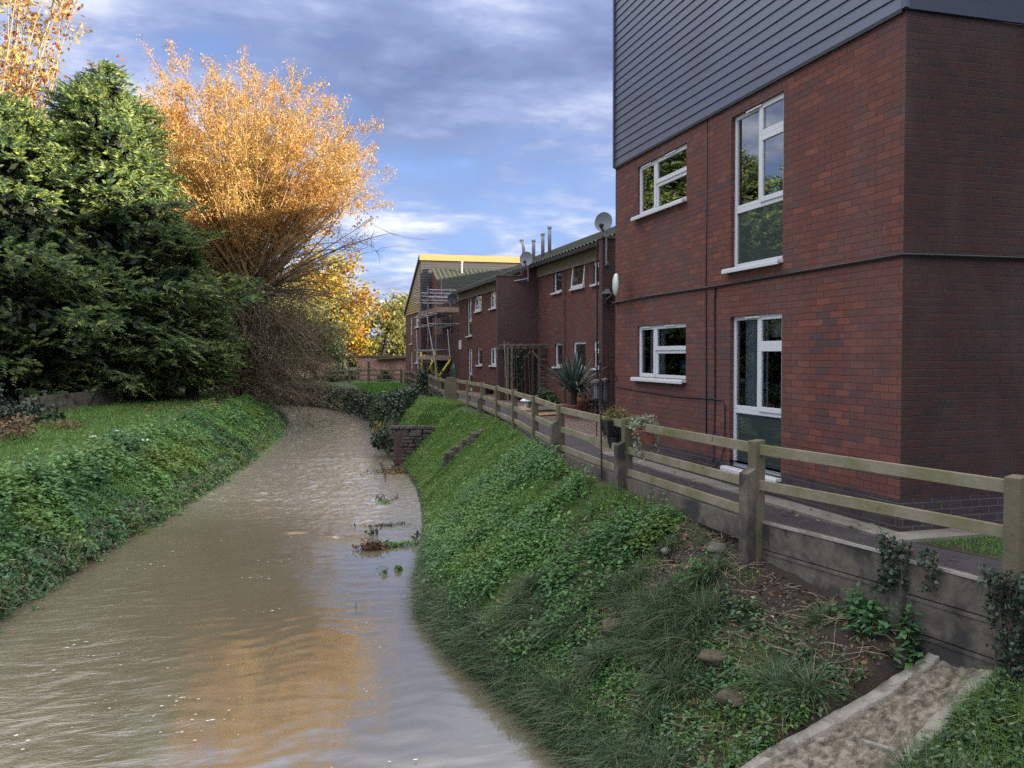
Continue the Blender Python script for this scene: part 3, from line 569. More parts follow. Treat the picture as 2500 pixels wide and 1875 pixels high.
hB = row_house('terraced house between the arched trellis wall and the scaffolding', 28.5, 41.8, [
    ((38.92, 39.88, 2.64, 4.58), LONG, 'glass_dark', dict(fw=.07)), ((36.95, 38.1, 3.74, 4.57), ONEO, 'glass_dark', dict(open_deg=6., fw=.07)), ((33.7, 35.4, 3.73, 4.62), SMALL, 'glass_dark', dict(fw=.07)),
    ((38.87, 39.76, .05, 2.02), LONG, 'glass_dark', dict(fw=.07)), ((36.88, 37.85, 1.25, 2.04), ONE, 'glass_dark', dict(fw=.07)), ((33.7, 35.36, 1.27, 2.04), SMALL, 'glass_dark', dict(fw=.07))], 28.5)
for yy, ln, lean in ((32.9, .95, .0), (33.8, .8, .0), (35.1, .7, .0), (36.6, .95, -.35)):
    mb = MB(); mb.tube([(11.0, yy, 5.8), (11.0, yy, 6.0+ln*.6), (11.0, yy-lean, 6.0+ln)], .075, 10); mb.lathe((11.0, yy-lean, 6.0+ln), [(.1, -.02), (.1, .05), (.0, .05)], 10); mb.build('flue_pipe', M['pipe'], hB, smooth=True)
mb = MB(); mb.box(9.02, 9.1, 41.15, 41.5, 2.0, 2.45); mb.build('meter_box', M['white'], hB, bevel=.02)
mb = MB(); mb.tube([(9.06, 28.75+.6, 4.5), (9.06, 28.75+.6, -.1)], .035, 8); mb.build('downpipe', M['black'], hB)
mb = MB(); mb.tube([(9.06, 25.55, 4.5), (9.06, 25.55, 0)], .012, 6); mb.build('wall_cable', M['black'], hA)
mb = MB(); mb.tube([(7.58, 19.03, 4.5), (7.58, 19.03, .1)], .02, 6); mb.build('downpipe', M['black'], hA)

# ---- the link house behind the scaffold
hL = thing('gabled_house', 'house with mossy tiled roof and small red gable behind the scaffolding', 'house', (10.27, 50.1, 0))
mb = MB(); mb.quad((10.27, 55.5, -.4), (10.27, 50.1, -.4), (10.27, 50.1, 4.95), (10.27, 55.4, 7.40), (10.27, 55.5, 7.40)); mb.quad((10.27, 50.1, -.4), (22, 50.1, -.4), (22, 50.1, 4.95), (10.27, 50.1, 4.95)); mb.build('wall', M['brick_far'], hL)
tile_roof('roof', hL, (10.15, 49.8, 4.86), (12, 0, 0), (0, 5.6, 5.6*SL), 240, 16, M['tile'], tw=.32, amp=.03, step=.035)
mb = MB(); mb.box(9.1, 22, 41.9, 50.05, -.4, 2.9); mb.build('link_wall', M['brick_dark'], hL)
mb = MB(); mb.box(9.75, 22, 46.5, 50.04, 2.9, 4.8); mb.build('dormer_wall', M['brick_dark'], hL)
mb = MB(); mb.tube([(12.1, 54.7, 7.1), (12.1, 54.7, 7.85)], .09, 10); mb.lathe((12.1, 54.7, 7.85), [(.13, 0), (.13, .1), (0, .1)], 10); mb.build('flue_pipe', M['pipe'], hL)
# ---- the far house
hF = thing('boarded_house', 'farthest house with boarded gable coloured by golden tree reflections under a sunlit cream fascia', 'house', (9.6, 56.1, 0))
fw_ = [((59.97, 60.88, 2.53, 4.46), LONG), ((56.95, 58.42, 3.65, 4.5), SMALL), ((59.93, 60.72, .1, 1.97), LONG), ((56.92, 58.52, 1.18, 1.96), SMALL)]
mb = MB(); wall_grid(mb, 'x', 9.6, 56.1, 62.9, -.5, 4.65, [w[0] for w in fw_]); mb.quad((9.6, 62.9, -.5), (22, 62.9, -.5), (22, 62.9, 4.9), (9.6, 62.9, 4.9)); mb.build('wall', M['brick_far'], hF)
topF = lambda y: 8.15-(y-56.1)*SL*1.05
boards(56.12, 62.88, 4.67, topF, 9.6, .17, .05).build('cladding', M['clad_far'], hF)
mb = MB(); mb.quad((9.6, 56.1, -.5), (22, 56.1, -.5), (22, 56.1, 4.65), (9.6, 56.1, 4.65)); mb.build('end_wall', M['brick_dark'], hF)
mb = MB()
for i in range(21): z = 4.65+i*.167; mb.hexa([(9.6, 56.05, z), (22, 56.05, z), (22, 56.1, z), (9.6, 56.1, z), (9.6, 56.08, z+.16), (22, 56.08, z+.16), (22, 56.1, z+.16), (9.6, 56.1, z+.16)])
mb.build('end_cladding', M['clad_grey'], hF)
mb = MB(); mb.box(9.5, 22, 55.9, 56.04, 8.10, 8.50); mb.build('fascia', M['fascia'], hF)
mb = MB(); mb.hexa([(9.48, 56.06, 8.20), (22, 56.06, 8.20), (22, 63.1, topF(63.1)+.02), (9.48, 63.1, topF(63.1)+.02), (9.48, 56.06, 8.46), (22, 56.06, 8.46), (22, 63.1, topF(63.1)+.2), (9.48, 63.1, topF(63.1)+.2)]); mb.build('roof', M['clad_grey'], hF)
for (w, lay) in fw_: window(hF, 9.6, *w, lay, 'glass_dark', fw=.08)
# ---- unseen block added behind the near house to keep low sun off the river
hK = thing('shade_block', 'unseen brick block added beyond the nearest house to shade the river', 'shade block', (23, 0, 0))
mb = MB(); wall_grid(mb, 'x', 23, -60, 32, -.3, 13.3, [(y, y+1.8, z, z+1.3) for y in np.arange(-56, 30, 6.) for z in (1., 4., 7., 10.)]); mb.box(23.3, 33, -60, 32, -.3, 13.3); mb.build('wall', M['brick_far'], hK)  # wall of the added shade block
mb = MB(); mb.box(22.7, 33.3, -60.3, 32.3, 13.31, 13.6); mb.build('roof', M['tile'], hK); mb = MB(); mb.box(23.2, 33, 32.31, 55, -.3, 9.3); mb.build('shade_wing', M['brick_far'], hK)  # roof of the added block; lower wing added to shade the link house roof
mb = MB(); [mb.box(23.08, 23.16, y, y+1.8, z, z+1.3) for y in np.arange(-56, 30, 6.) for z in (1., 4., 7., 10.)]; mb.build('glazing', M['glass_dark'], hK)

# ------------------------------------------------------------------ dishes and lamps on the walls
def dish(label, c, aim, R, m, pole):
    t = thing('satellite_dish', label, 'satellite dish', c, 'satellite dishes on the houses'); c = Vector(c); a = Vector(aim).normalized(); s = a.cross(Vector((0, 0, 1))).normalized(); u = s.cross(a)
    n, k = 28, 6; V = []; F = []
    for side in (0, 1):
        for j in range(k+1):
            r = R*j/k
            for q in range(n): th = 2*math.pi*q/n; V.append(c+s*(r*math.cos(th)*.94)+u*(r*math.sin(th))+a*(.16*R*(j/k)**2*1.6-.02*side))
    for side in (0, 1):
        o0 = side*(k+1)*n
        for j in range(k):
            for q in range(n): F.append((o0+j*n+q, o0+j*n+(q+1) % n, o0+(j+1)*n+(q+1) % n, o0+(j+1)*n+q))
    npmesh('reflector', [tuple(v) for v in V], F, m, t, smooth=True)
    mb = MB(); tip = c+a*R*1.05-u*R*.55; mb.bar(c-u*R*.9+a*.05, tip, .03, .04); mb.build('feed_arm', M['dark_metal'], t)
    mb = MB(); mb.tube([tip-a*.03, tip-a*.16+u*.03], [.05, .04], 10); mb.build('receiver_head', M['black'], t)
    mb = MB(); mb.tube([c-a*.03, c-a*.14], .06, 8); p = c-a*.14; mb.tube([p+Vector((0, 0, .1)), Vector((p.x, p.y, pole[2]))], .022, 8); mb.bar((p.x, p.y, pole[2]+.1), pole, .04, .04); mb.build('mount', M['steel'], t)
    return t
p = on_y(1475, 543, 18.6); dish('largest grey dish on a pole above the brick fin next to the nearest house', p, (-.7, -.72, .12), .235, M['grey_dish'], (7.75, 18.72, p[2]-1.0))
p = on_y(1286, 633, 28.2); dish('grey dish on a pole above the fin wall behind the arched trellis', p, (-.6, -.8, .12), .26, M['grey_dish'], (8.2, 28.5, p[2]-.75))
p = on_y(1105, 731, 41.0); dish('charcoal dish on the corner of the house beside the scaffolding', p, (-.45, -.9, .05), .27, M['dark_dish'], (9.08, 41.6, p[2]-.2))
t = thing('wall_lamp', 'round opal lamp on a short stem at the far edge of the nearest house', 'lamp', (5.62, 13.36, 2.62))
p = on_x(1503, 695, 5.45); mb = MB(); n = 24
V = []; F = []
for j, (r, d) in enumerate(((0., -.05), (.09, -.045), (.15, -.02), (.165, .01), (.15, .035), (0, .04))):
    for q in range(n): th = 2*math.pi*q/n; V.append((p[0]+d*.85+.3*r*math.cos(th), p[1]-d*.5+r*math.cos(th)*.95, p[2]+r*1.15*math.sin(th)))
for j in range(5):
    for q in range(n): F.append((j*n+q, j*n+(q+1) % n, (j+1)*n+(q+1) % n, (j+1)*n+q))
npmesh('diffuser', V, F, simple('greenish_opal', (.62, .70, .60), .35, .05, 4), t, smooth=True)
mb = MB(); mb.tube([(p[0]+.05, p[1]+.02, p[2]-.08), (5.50, 13.36, 2.66), (5.60, 13.36, 2.60), (5.70, 13.36, 2.60)], .022, 8); mb.build('stem', M['black'], t)
p = on_y(1479, 727, 18.72); t = thing('wall_lantern', 'small black lantern on the dark fin wall', 'lantern', p)
mb = MB(); mb.hexa([(p[0]-.08, p[1]-.22, p[2]-.14), (p[0]+.08, p[1]-.22, p[2]-.14), (p[0]+.08, p[1]-.06, p[2]-.14), (p[0]-.08, p[1]-.06, p[2]-.14), (p[0]-.12, p[1]-.26, p[2]+.08), (p[0]+.12, p[1]-.26, p[2]+.08), (p[0]+.12, p[1]-.02, p[2]+.08), (p[0]-.12, p[1]-.02, p[2]+.08)]); mb.build('body', M['black'], t, bevel=.01)
mb = MB(); mb.lathe((p[0], p[1]-.14, p[2]+.08), [(.19, 0), (.06, .12), (0, .14)], 4); mb.tube([(p[0], p[1]-.02, p[2]+.02), (p[0], p[1]+.03, p[2]+.02)], .03, 6); mb.build('cap', M['black'], t)

# ------------------------------------------------------------------ fences
gz = lambda x, y: float(ground(x, y))
def fence(label, P, tops, foot, rails, spurs=(), post=.12, railh=.095, name='post_and_rail_fence', tall={}):
    t = thing(name, label, 'fence', (P[0][0], P[0][1], 0)); n = len(P)
    for i, (x, y) in enumerate(P):
        d = Vector(P[min(i+1, n-1)])-Vector(P[max(i-1, 0)]); d.normalize(); h = post/2; e = Vector((-d.y, d.x)); mb = MB(); zb = foot(x, y); zt = tops[i]+tall.get(i, 0)
        c = [(x+d.x*a*h+e.x*b*h, y+d.y*a*h+e.y*b*h) for a, b in ((-1, -1), (1, -1), (1, 1), (-1, 1))]
        mb.hexa([(*q, zb-.25) for q in c]+[(*q, zt-(.0 if k in (0, 1) else .012)) for k, q in enumerate(c)]); o = mb.build('post', M['post'], t, bevel=.008)
        if i in spurs:
            mb = MB(); sh = .055; off = e*(.105) if e.x < 0 else e*(-.105); xx, yy = x+off.x, y+off.y
            c = [(xx+d.x*a*sh*1.2+e.x*b*sh, yy+d.y*a*sh*1.2+e.y*b*sh) for a, b in ((-1, -1), (1, -1), (1, 1), (-1, 1))]
            zs = zt-spurs[i]; out = [1 if (Vector(q)-Vector((x, y))).length > .105 else 0 for q in c]
            mb.hexa([(*q, zb-.3) for q in c]+[(*q, zs-.055*k) for q, k in zip(c, out)]); mb.build('concrete_spur', M['concrete'], t, bevel=.006)
    for i in range(n-1):
        a, b = Vector((*P[i], 0)), Vector((*P[i+1], 0)); d = (b-a).normalized(); e = Vector((-d.y, d.x, 0))*.0
        for (dz, hh) in (rails if i or len(rails) < 3 or name != 'post_and_rail_fence' or tops[0] > .85 else rails[:2]):
            ja, jb = random.uniform(-.012, .012), random.uniform(-.012, .012)
            pa, pb = a+d*(post*.5-.03), b-d*(post*.5-.03)
            mb = MB(); mb.bar(pa+e+Vector((0, 0, tops[i]+dz+ja)), pb+e+Vector((0, 0, tops[i+1]+dz+jb)), .04, hh); mb.build('rail', M['rail'], t, bevel=.004)
    return t
P = [(5.17, 4.80)]+[tuple(q) for q in FEN[1:]]
tz = [.84, .885, .885, .90, .93, .935, .935, .935, .93, .92]
foot = lambda x, y: min(gz(x-.1, y), pz(y)) if y > 7.3 else gz(x-.25, y+.02)
fence('long grey-green post and rail fence beside the tarmac path, from the concrete wall onwards', P, tz, foot, [(-.085, .10), (-.43, .095), (-.72, .095)], spurs={1: .27, 2: .31, 3: .27, 7: .42})
P2 = [(6.02, 29.8), (6.22, 32.2), (6.45, 34.6), (6.75, 37.2), (7.1, 41), (7.5, 45), (7.95, 49.7), (8.35, 53), (8.65, 56), (9.0, 59.4)]
fence('farther stretch of brown wooden fence running past the yellow-sleeved scaffolding', P2, [.86, .86, .86, .86, .84, .8, .78, .75, .7, .66], lambda x, y: gz(x, y), [(-.1, .10), (-.5, .10)], post=.14)
P3 = [(x, 60.6) for x in (3.5, 5.2, 6.55, 7.5, 8.9)]
fence('brown wooden fence crossing in front of the old garden brick wall', P3, [.72]*5, lambda x, y: -.35, [(-.1, .11), (-.42, .10), (-.8, .10)], post=.17, tall={2: .55})
mb = MB(); mb.box(6.02-.24, 6.02+.06, 28.5, 28.62, -.2, .95); tag(mb.build('gate_post', M['post'], bevel=.012, loc=(5.9, 28.5, 0)), 'broad mossy gate post at the bend of the long fence', 'post')
mb = MB()
for i in range(1, 3):
    a, b = FEN[i], FEN[i+1]; mb.bar((a[0]-.03, a[1], -.03), (b[0]-.03, b[1], -.01), .05, .22)
mb.bar((4.52, 7.3, -.05), (4.47, 10.23, -.02), .05, .17)
tag(mb.build('gravel_board', M['concrete'], loc=(4.5, 7.2, 0)), 'low concrete gravel board under the bottom rail of the long fence', 'edging')

# ------------------------------------------------------------------ concrete retaining wall
rw = thing('retaining_wall', 'stained concrete panel wall with moulded posts holding up the path', 'wall', (4.9, 5.6, -.5))
_w = on_z(1832, 1243, .17)
wp = [(_w[0], _w[1], .17, -.55), (4.90, 5.62, .15, -.85), (5.20, 3.9, .14, -1.1), (5.42, 2.2, .14, -1.2)]
for i, (x, y, zt, zb) in enumerate(wp):
    mb = MB(); r = .068; mb.box(x-r, x+r, y-r, y+r, zb, zt)
    if i in (0,): j = len(mb.v); mb.hexa([(x-r-.008, y-r-.008, zt), (x+r+.008, y-r-.008, zt), (x+r+.008, y+r+.008, zt), (x-r-.008, y+r+.008, zt), (x-.02, y-.02, zt+.045), (x+.02, y-.02, zt+.045), (x+.02, y+.02, zt+.045), (x-.02, y+.02, zt+.045)])
    mb.build('post', M['concrete'], rw, bevel=.01)
for i in range(3):
    a, b = Vector(wp[i][:2]), Vector(wp[i+1][:2]); d = (b-a).normalized(); pa, pb = a+d*.06, b-d*.06
    za = .10 if i == 0 else .08
    for k in range(4):
        zc = za-.148-.29*k-(.03 if i else 0)*0; mb = MB(); mb.bar((*pa, zc), (*pb, zc), .055, .283); mb.build('panel', M['concrete'], rw, bevel=.008)
        mb = MB(); mb.bar((*(pa+Vector((-.03, 0))), zc+.128), (*(pb+Vector((-.03, 0))), zc+.128), .02, .026); mb.build('panel_lip', M['concrete_lite'] if k == 0 else M['concrete'], rw)

# ------------------------------------------------------------------ scaffold
sc = thing('scaffold', 'tube scaffold with boarded lift and yellow-sleeved legs against the gabled house', 'scaffold', (9.2, 47, 0))
XS, YS = (8.35, 9.65), (44.2, 46.6, 49.2)
hts = {(0, 0): 5.2, (0, 1): 5.6, (0, 2): 6.1, (1, 0): 4.9, (1, 1): 5.5, (1, 2): 6.3}
for i, x in enumerate(XS):
    for j, y in enumerate(YS): mb = MB(); mb.tube([(x, y, -.2), (x+.02, y, hts[(i, j)])], .027, 8); mb.build('standard', M['steel'], sc)
for z in (1.95, 3.35, 3.9, 4.75, 5.15):
    for x in XS: mb = MB(); mb.tube([(x-.04, YS[0]-.5, z), (x-.04, YS[2]+.5, z)], .026, 8); mb.build('ledger', M['steel'], sc)
for z in (2.0, 3.4, 3.95, 4.8, 5.2):
    for y in YS: mb = MB(); mb.tube([(XS[0]-.35, y+.05, z), (XS[1]+.35, y+.05, z)], .026, 8); mb.build('transom', M['steel'], sc)
mb = MB(); mb.tube([(8.3, 46.6, 4.0), (8.3, 44.1, 1.2)], .026, 8); mb.build('brace', M['steel'], sc)
mb = MB(); mb.tube([(8.2, 49.5, 3.2), (8.0, 47.8, .9)], .035, 8); mb.build('brace', M['steel'], sc)
mb = MB(); mb.tube([(9.0, 44.2, 3.1), (9.0, 43.6, 1.6)], .026, 8); mb.build('brace', M['steel'], sc)
M['board'] = wood('scaffold_board', (.34, .24, .18), (.22, .17, .12), .2)
for z in (1.42, 3.96):
    for k in range(5): mb = MB(); mb.box(8.45+.23*k, 8.66+.23*k, 43.8, 49.6, z, z+.04); mb.build('scaffold_board', M['board'], sc)
    mb = MB(); mb.box(8.30, 8.335, 43.8, 49.6, z+.04, z+.30); mb.box(8.3, 9.7, 43.76, 43.795, z+.04, z+.30); mb.build('toe_board', M['board'], sc)
def sleeve(pts, r=.06): mb = MB(); mb.tube(pts, r, 10); return mb.build('foam_sleeve', M['yellow'], sc, smooth=True)
def pxp(pts, y): return [on_y(a, b, y) for a, b in pts]
sleeve(pxp([(1028, 860), (1031, 912)], 46)); sleeve(pxp([(1061, 854), (1064, 880), (1066, 920), (1060, 936)], 44.5), .075); sleeve(pxp([(1053, 873), (1053, 915)], 45)); sleeve(pxp([(1060, 876), (1048, 900)], 44.8), .045); sleeve(pxp([(1037, 866), (1037, 873)], 46.5), .07)
sleeve(pxp([(1072, 919), (1100, 878)], 43.6))

# ------------------------------------------------------------------ garden
def pot(name, label, c, r, h, m, cat='plant pot', parent=None):
    mb = MB(); mb.lathe(c, [(0, 0), (r*.72, 0), (r*.95, h*.85), (r*1.06, h*.86), (r*1.06, h), (r*.93, h), (r*.9, h*.9), (0, h*.9)], 22)
    o = mb.build(name, m, parent, smooth=False, loc=None if parent else c); 
    return o if parent else tag(o, label, cat)
def blades_rosette(c, n, L, W, up_lo, up_hi, droop, m, name, parent):
    az = RNG.uniform(0, 2*np.pi, n); e = RNG.uniform(up_lo, up_hi, n); Ls = L*RNG.uniform(.75, 1.15, n); K = 7; V = np.zeros((n, K, 2, 3))
    for i in range(n):
        p = np.array(c, float); dirv = np.array([math.cos(az[i])*math.cos(e[i]), math.sin(az[i])*math.cos(e[i]), math.sin(e[i])]); sd = np.array([-math.sin(az[i]), math.cos(az[i]), 0])
        dr = droop*(1.3-e[i])*RNG.uniform(.6, 1.3)
        for k in range(K):
            t = k/(K-1); wv = W*(math.sin(min(1, t*1.6+.25)*1.5)*(1-t**3))*.5+.001
            V[i, k, 0] = p-sd*wv; V[i, k, 1] = p+sd*wv; p = p+dirv*Ls[i]/(K-1); dirv = unit(dirv+np.array([0, 0, -dr*t*.7]))
    idx = np.arange(n*K*2).reshape(n, K, 2); F = np.stack([idx[:, :-1, 0], idx[:, :-1, 1], idx[:, 1:, 1], idx[:, 1:, 0]], -1).reshape(-1, 4)
    return npmesh(name, V, F, m, parent)
yb = (7.55, 20.6, .06)
yu = thing('yucca', 'large spiky yucca with drooping blue-grey leaves in the gravel garden', 'yucca', yb)
mb = MB(); mb.lathe(yb, [(0, 0), (.2, 0), (.26, .3), (.28, .32), (.28, .36), (.24, .36), (0, .33)], 18); mb.build('tub', M['terracotta'], yu)
blades_rosette((yb[0], yb[1], .74), 54, 1.0, .075, 1.0, 1.5, .12, M['yucca'], 'upright_leaves', yu)
blades_rosette((yb[0], yb[1], .70), 95, 1.05, .085, .15, 1.0, .95, M['yucca'], 'drooping_leaves', yu)
mb = MB(); mb.tube([(yb[0], yb[1], .3), (yb[0], yb[1], .85)], .09, 8); mb.build('stem', M['bark'], yu)
def bush(name, label, cat, c, r, n, size, m, stems=6, m2=None, asp=.6, group=None, squash=(1, 1, 1), loc=None, inner=True, sm='twig'):
    t = thing(name, label, cat, loc or c, group); c = np.array(c, float); sq = np.array(squash)*r
    k = max(8, int(n/160)); ce = RNG.normal(size=(k, 3)); ce = unit(ce)*RNG.uniform(.35, .8, (k, 1)); ce[:, 2] = np.abs(ce[:, 2])*1.0-.05
    P = ce[RNG.integers(0, k, n)]+unit(RNG.normal(size=(n, 3)))*RNG.uniform(.08, .34, (n, 1)); P = c+P*sq
    V, F = leafcloud(P, size, asp, .5)
    npmesh('foliage', V, F, m, t)
    S_ = ce[:min(k, 40)]*.85*sq+c; K = len(S_); b = c+RNG.normal(size=(K, 3))*r*.12*np.array([1, 1, .1]); mid = (b+S_)/2+RNG.normal(size=(K, 3))*r*.1+np.array([0, 0, r*.12])
    Pn = np.stack([b, mid, S_], 1); R = np.tile(np.array([.02, .013, .005])*max(.5, min(2, r)), (K, 1)); V, F = tubes_VF(Pn, R, 5); npmesh('stems', V, F, M[sm], t)
    return t
pb = (8.35, 21.9, .06)
pt = thing('potted_shrub', 'straggly shrub in a terracotta pot by the dark fin wall', 'potted plant', pb)
mb = MB(); mb.lathe(pb, [(0, 0), (.24, 0), (.31, .36), (.34, .37), (.34, .44), (.3, .44), (0, .40)], 22); mb.build('pot', M['terracotta'], pt)
Pq = np.array(pb)+np.array([0, 0, .85])+RNG.normal(size=(700, 3))*np.array([.26, .26, .25]); V, F = leafcloud(Pq, .06, .5); npmesh('foliage', V, F, M['shrub'], pt)
K = 30; e = np.array(pb)+np.array([0, 0, .95])+RNG.normal(size=(K, 3))*np.array([.27, .27, .25]); b = np.tile(np.array(pb)+np.array([0, 0, .4]), (K, 1)); V, F = tubes_VF(np.stack([b, (b+e)/2+RNG.normal(size=(K, 3))*.05, e], 1), np.tile([.008, .006, .003], (K, 1)), 4); npmesh('stems', V, F, M['twig'], pt)
bush('garden_shrub', 'low dark shrub between the yucca and the arched trellis', 'shrub', (8.1, 25.2, .1), .75, 900, .10, M['shrub'])
bush('garden_shrub', 'leggy dark shrub between the yucca and the terracotta pot', 'shrub', (8.3, 21.2, .1), .62, 700, .07, M['ivy'])
# arched trellis against the fin wall
A = thing('garden_arch', 'dark wooden arch with ladder trellis sides and slatted top against the fin wall', 'garden arch', (9, 28, .1))
def onA(px, py, y=27.9): return on_y(px, py, y)
x0, x1, x2, x3 = onA(1243, 900)[0], onA(1272, 900)[0], onA(1309, 900)[0], onA(1331, 900)[0]; zt = onA(1300, 851)[2]
for x in (x0, x1, x2, x3):
    for y in (27.55, 28.3): mb = MB(); mb.box(x-.045, x+.045, y-.045, y+.045, 0, zt); mb.build('post', M['old_wood'], A, bevel=.006)
for y in (27.55, 28.3): mb = MB(); mb.bar((x0-.3, y, zt+.05), (x3+.3, y, zt+.05), .05, .11); mb.build('beam', M['old_wood'], A)
for x in np.linspace(x0-.2, x3+.2, 8): mb = MB(); mb.bar((x, 27.25, zt+.13), (x, 28.45, zt+.13), .045, .06); mb.build('slat', M['old_wood'], A)
for (xa, xb) in ((x0, x1), (x2, x3)):
    for z in np.arange(.3, zt, .21): mb = MB(); mb.bar((xa, 27.5, z), (xb, 27.5, z), .02, .05); mb.build('rung', M['old_wood'], A)
mb = MB(); mb.bar((x1, 27.55, zt-.38), (x1+.32, 27.55, zt), .05, .06); mb.build('brace', M['old_wood'], A); mb = MB(); mb.bar((x2, 27.55, zt-.38), (x2-.32, 27.55, zt), .05, .06); mb.build('brace', M['rail'], A)
xx = np.linspace(0, 1, 500); Pv = np.stack([x0+RNG.random(1500)*(x1-x0)*1.1-.05, np.full(1500, 27.46)+RNG.normal(size=1500)*.06, RNG.random(1500)*(zt-.1)+.05], 1); V, F = leafcloud(Pv, .075, .6)
cl = thing('climbing_plant', 'climber covering the far side panel of the wooden arch', 'climber', (x0, 27.4, 0)); npmesh('foliage', V, F, M['ivy'], cl)
K = 5; b = np.array([[x0+.15*i, 27.35, 0] for i in range(K)]); e = b+np.stack([RNG.normal(size=K)*.06, RNG.normal(size=K)*.05, np.full(K, zt)-.2], 1); V, F = tubes_VF(np.stack([b, (b+e)/2, e], 1), np.full((K, 3), .012), 4); npmesh('stems', V, F, M['twig'], cl)
for k, (px, lab) in enumerate(((1231, 'tallest leaning bamboo cane beside the arch'), (1240, 'bamboo cane standing upright against the arch post'), (1250, 'shortest bamboo cane poking above the arch top'))):
    a = onA(px, 832+4*k, 27.3); mb = MB(); mb.tube([(a[0]+.12*(k == 0), 27.3, .05), a], .014, 6); tag(mb.build('bamboo_cane', M['twig_pale'], loc=(a[0], 27.3, .05)), lab, 'cane', 'canes beside the arch')
bn = thing('garden_bench', 'grey slatted bench under the wooden arch', 'bench', (9.3, 27, .05))
for k in range(4): mb = MB(); mb.box(8.6, 10.1, 26.6+.11*k, 26.69+.11*k, .44, .47); mb.build('seat_slat', M['old_wood'], bn)
for x in (8.68, 10.0):
    for y in (26.65, 26.98): mb = MB(); mb.box(x-.035, x+.035, y-.035, y+.035, 0, .44); mb.build('leg', M['old_wood'], bn)
gl_ = on_z(1285, 994, .10)
t = thing('garden_lantern', 'white-roofed glass garden lantern standing on the gravel edge', 'lantern', gl_)
mb = MB(); mb.lathe(gl_, [(.12, 0), (.12, .03), (0, .03)], 6); mb.build('base', M['black'], t); mb = MB(); mb.lathe(gl_, [(.075, .03), (.085, .20)], 6); mb.build('glazing', M['white'], t); mb = MB(); mb.lathe(gl_, [(.2, .19), (.2, .205), (.05, .31), (0, .33)], 6); mb.build('cap', M['white'], t)
def slab(name, label, cat, px, py, z, sx, sy, sz, m, rot=0., bevel=.004):
    c = on_z(px, py, z); mb = MB(); r = Matrix.Rotation(rot, 3, 'Z'); 
    mb.hexa([tuple(Vector(c)+r@Vector((a*sx/2, b*sy/2, k*sz))) for k in (0, 1) for a, b in ((-1, -1), (1, -1), (1, 1), (-1, 1))]); return tag(mb.build(name, m, bevel=bevel, loc=c), label, cat)
slab('board', 'pale flat board lying on the gravel beside the fence', 'board', 1343, 1013, .10, .85, .32, .035, M['fascia'], .3)
slab('timber_edging', 'pinkish timber offcut lying along the gravel edge near the lantern', 'timber', 1280, 1000, .10, .25, 1.6, .05, M['board'], -.2)
slab('paving_slab', 'grey paving slab on the gravel behind the pale board', 'paving slab', 1338, 1003, .10, 1.0, .5, .05, M['concrete'], .1)
for k, (px, py, lab, r, h) in enumerate(((1192, 962, 'square dark tub on the far gravel beside the house wall', .28, .38), (1235, 972, 'low black bowl planter near the far end of the gravel', .22, .26), (1310, 975, 'dark round pot below the bench end', .2, .32), (1410, 1013, 'small clay pot beside the yucca tub', .12, .2))):
    c = on_z(px, py, .1); pot('plant_pot', lab, c, r, h, M['terracotta'] if k == 3 else M['black'])
# bird feeding station
fb = (4.36, 10.9); ft = on_x(1464, 885, 4.36)[2]; fd = thing('bird_feeding_pole', 'tall black pole with curled hooks and feeders standing behind the fence', 'bird feeder', (*fb, gz(*fb)))
fb = on_y(1470, 1180, 10.9)[0], 10.9; ft = on_y(1464, 885, 10.9)[2]
mb = MB(); mb.tube([(fb[0], fb[1], gz(*fb)-.2), (fb[0]-.01, fb[1], .3), (fb[0]-.03, fb[1], ft)], [.013, .013, .012], 8); mb.lathe((fb[0]-.03, fb[1], ft), [(.02, -.02), (.022, .0), (.0, .06)], 8); mb.build('pole', M['dark_metal'], fd)
for s in (-1, 1):
    for dy, L in ((0, .26),):
        c = Vector((fb[0]-.03, fb[1], ft-.14)); pts = [c+Vector((s*L*t, dy*t, .10*math.sin(t*3.1)-.10*t*t)) for t in np.linspace(0, 1, 9)]; e = pts[-1]; pts += [e+Vector((s*.03*math.cos(q)-s*.03, 0, -.035*math.sin(q))) for q in (.8, 1.6, 2.4, 3.1)]
        mb = MB(); mb.tube(pts, .007, 6); mb.build('hook', M['dark_metal'], fd, smooth=True)
mb = MB(); mb.tube([(fb[0]-.02, fb[1], .60), (fb[0]+.35, fb[1]+.02, .62), (4.5, 10.25, .64)], .02, 8); mb.build('bracket', M['rail'], fd)
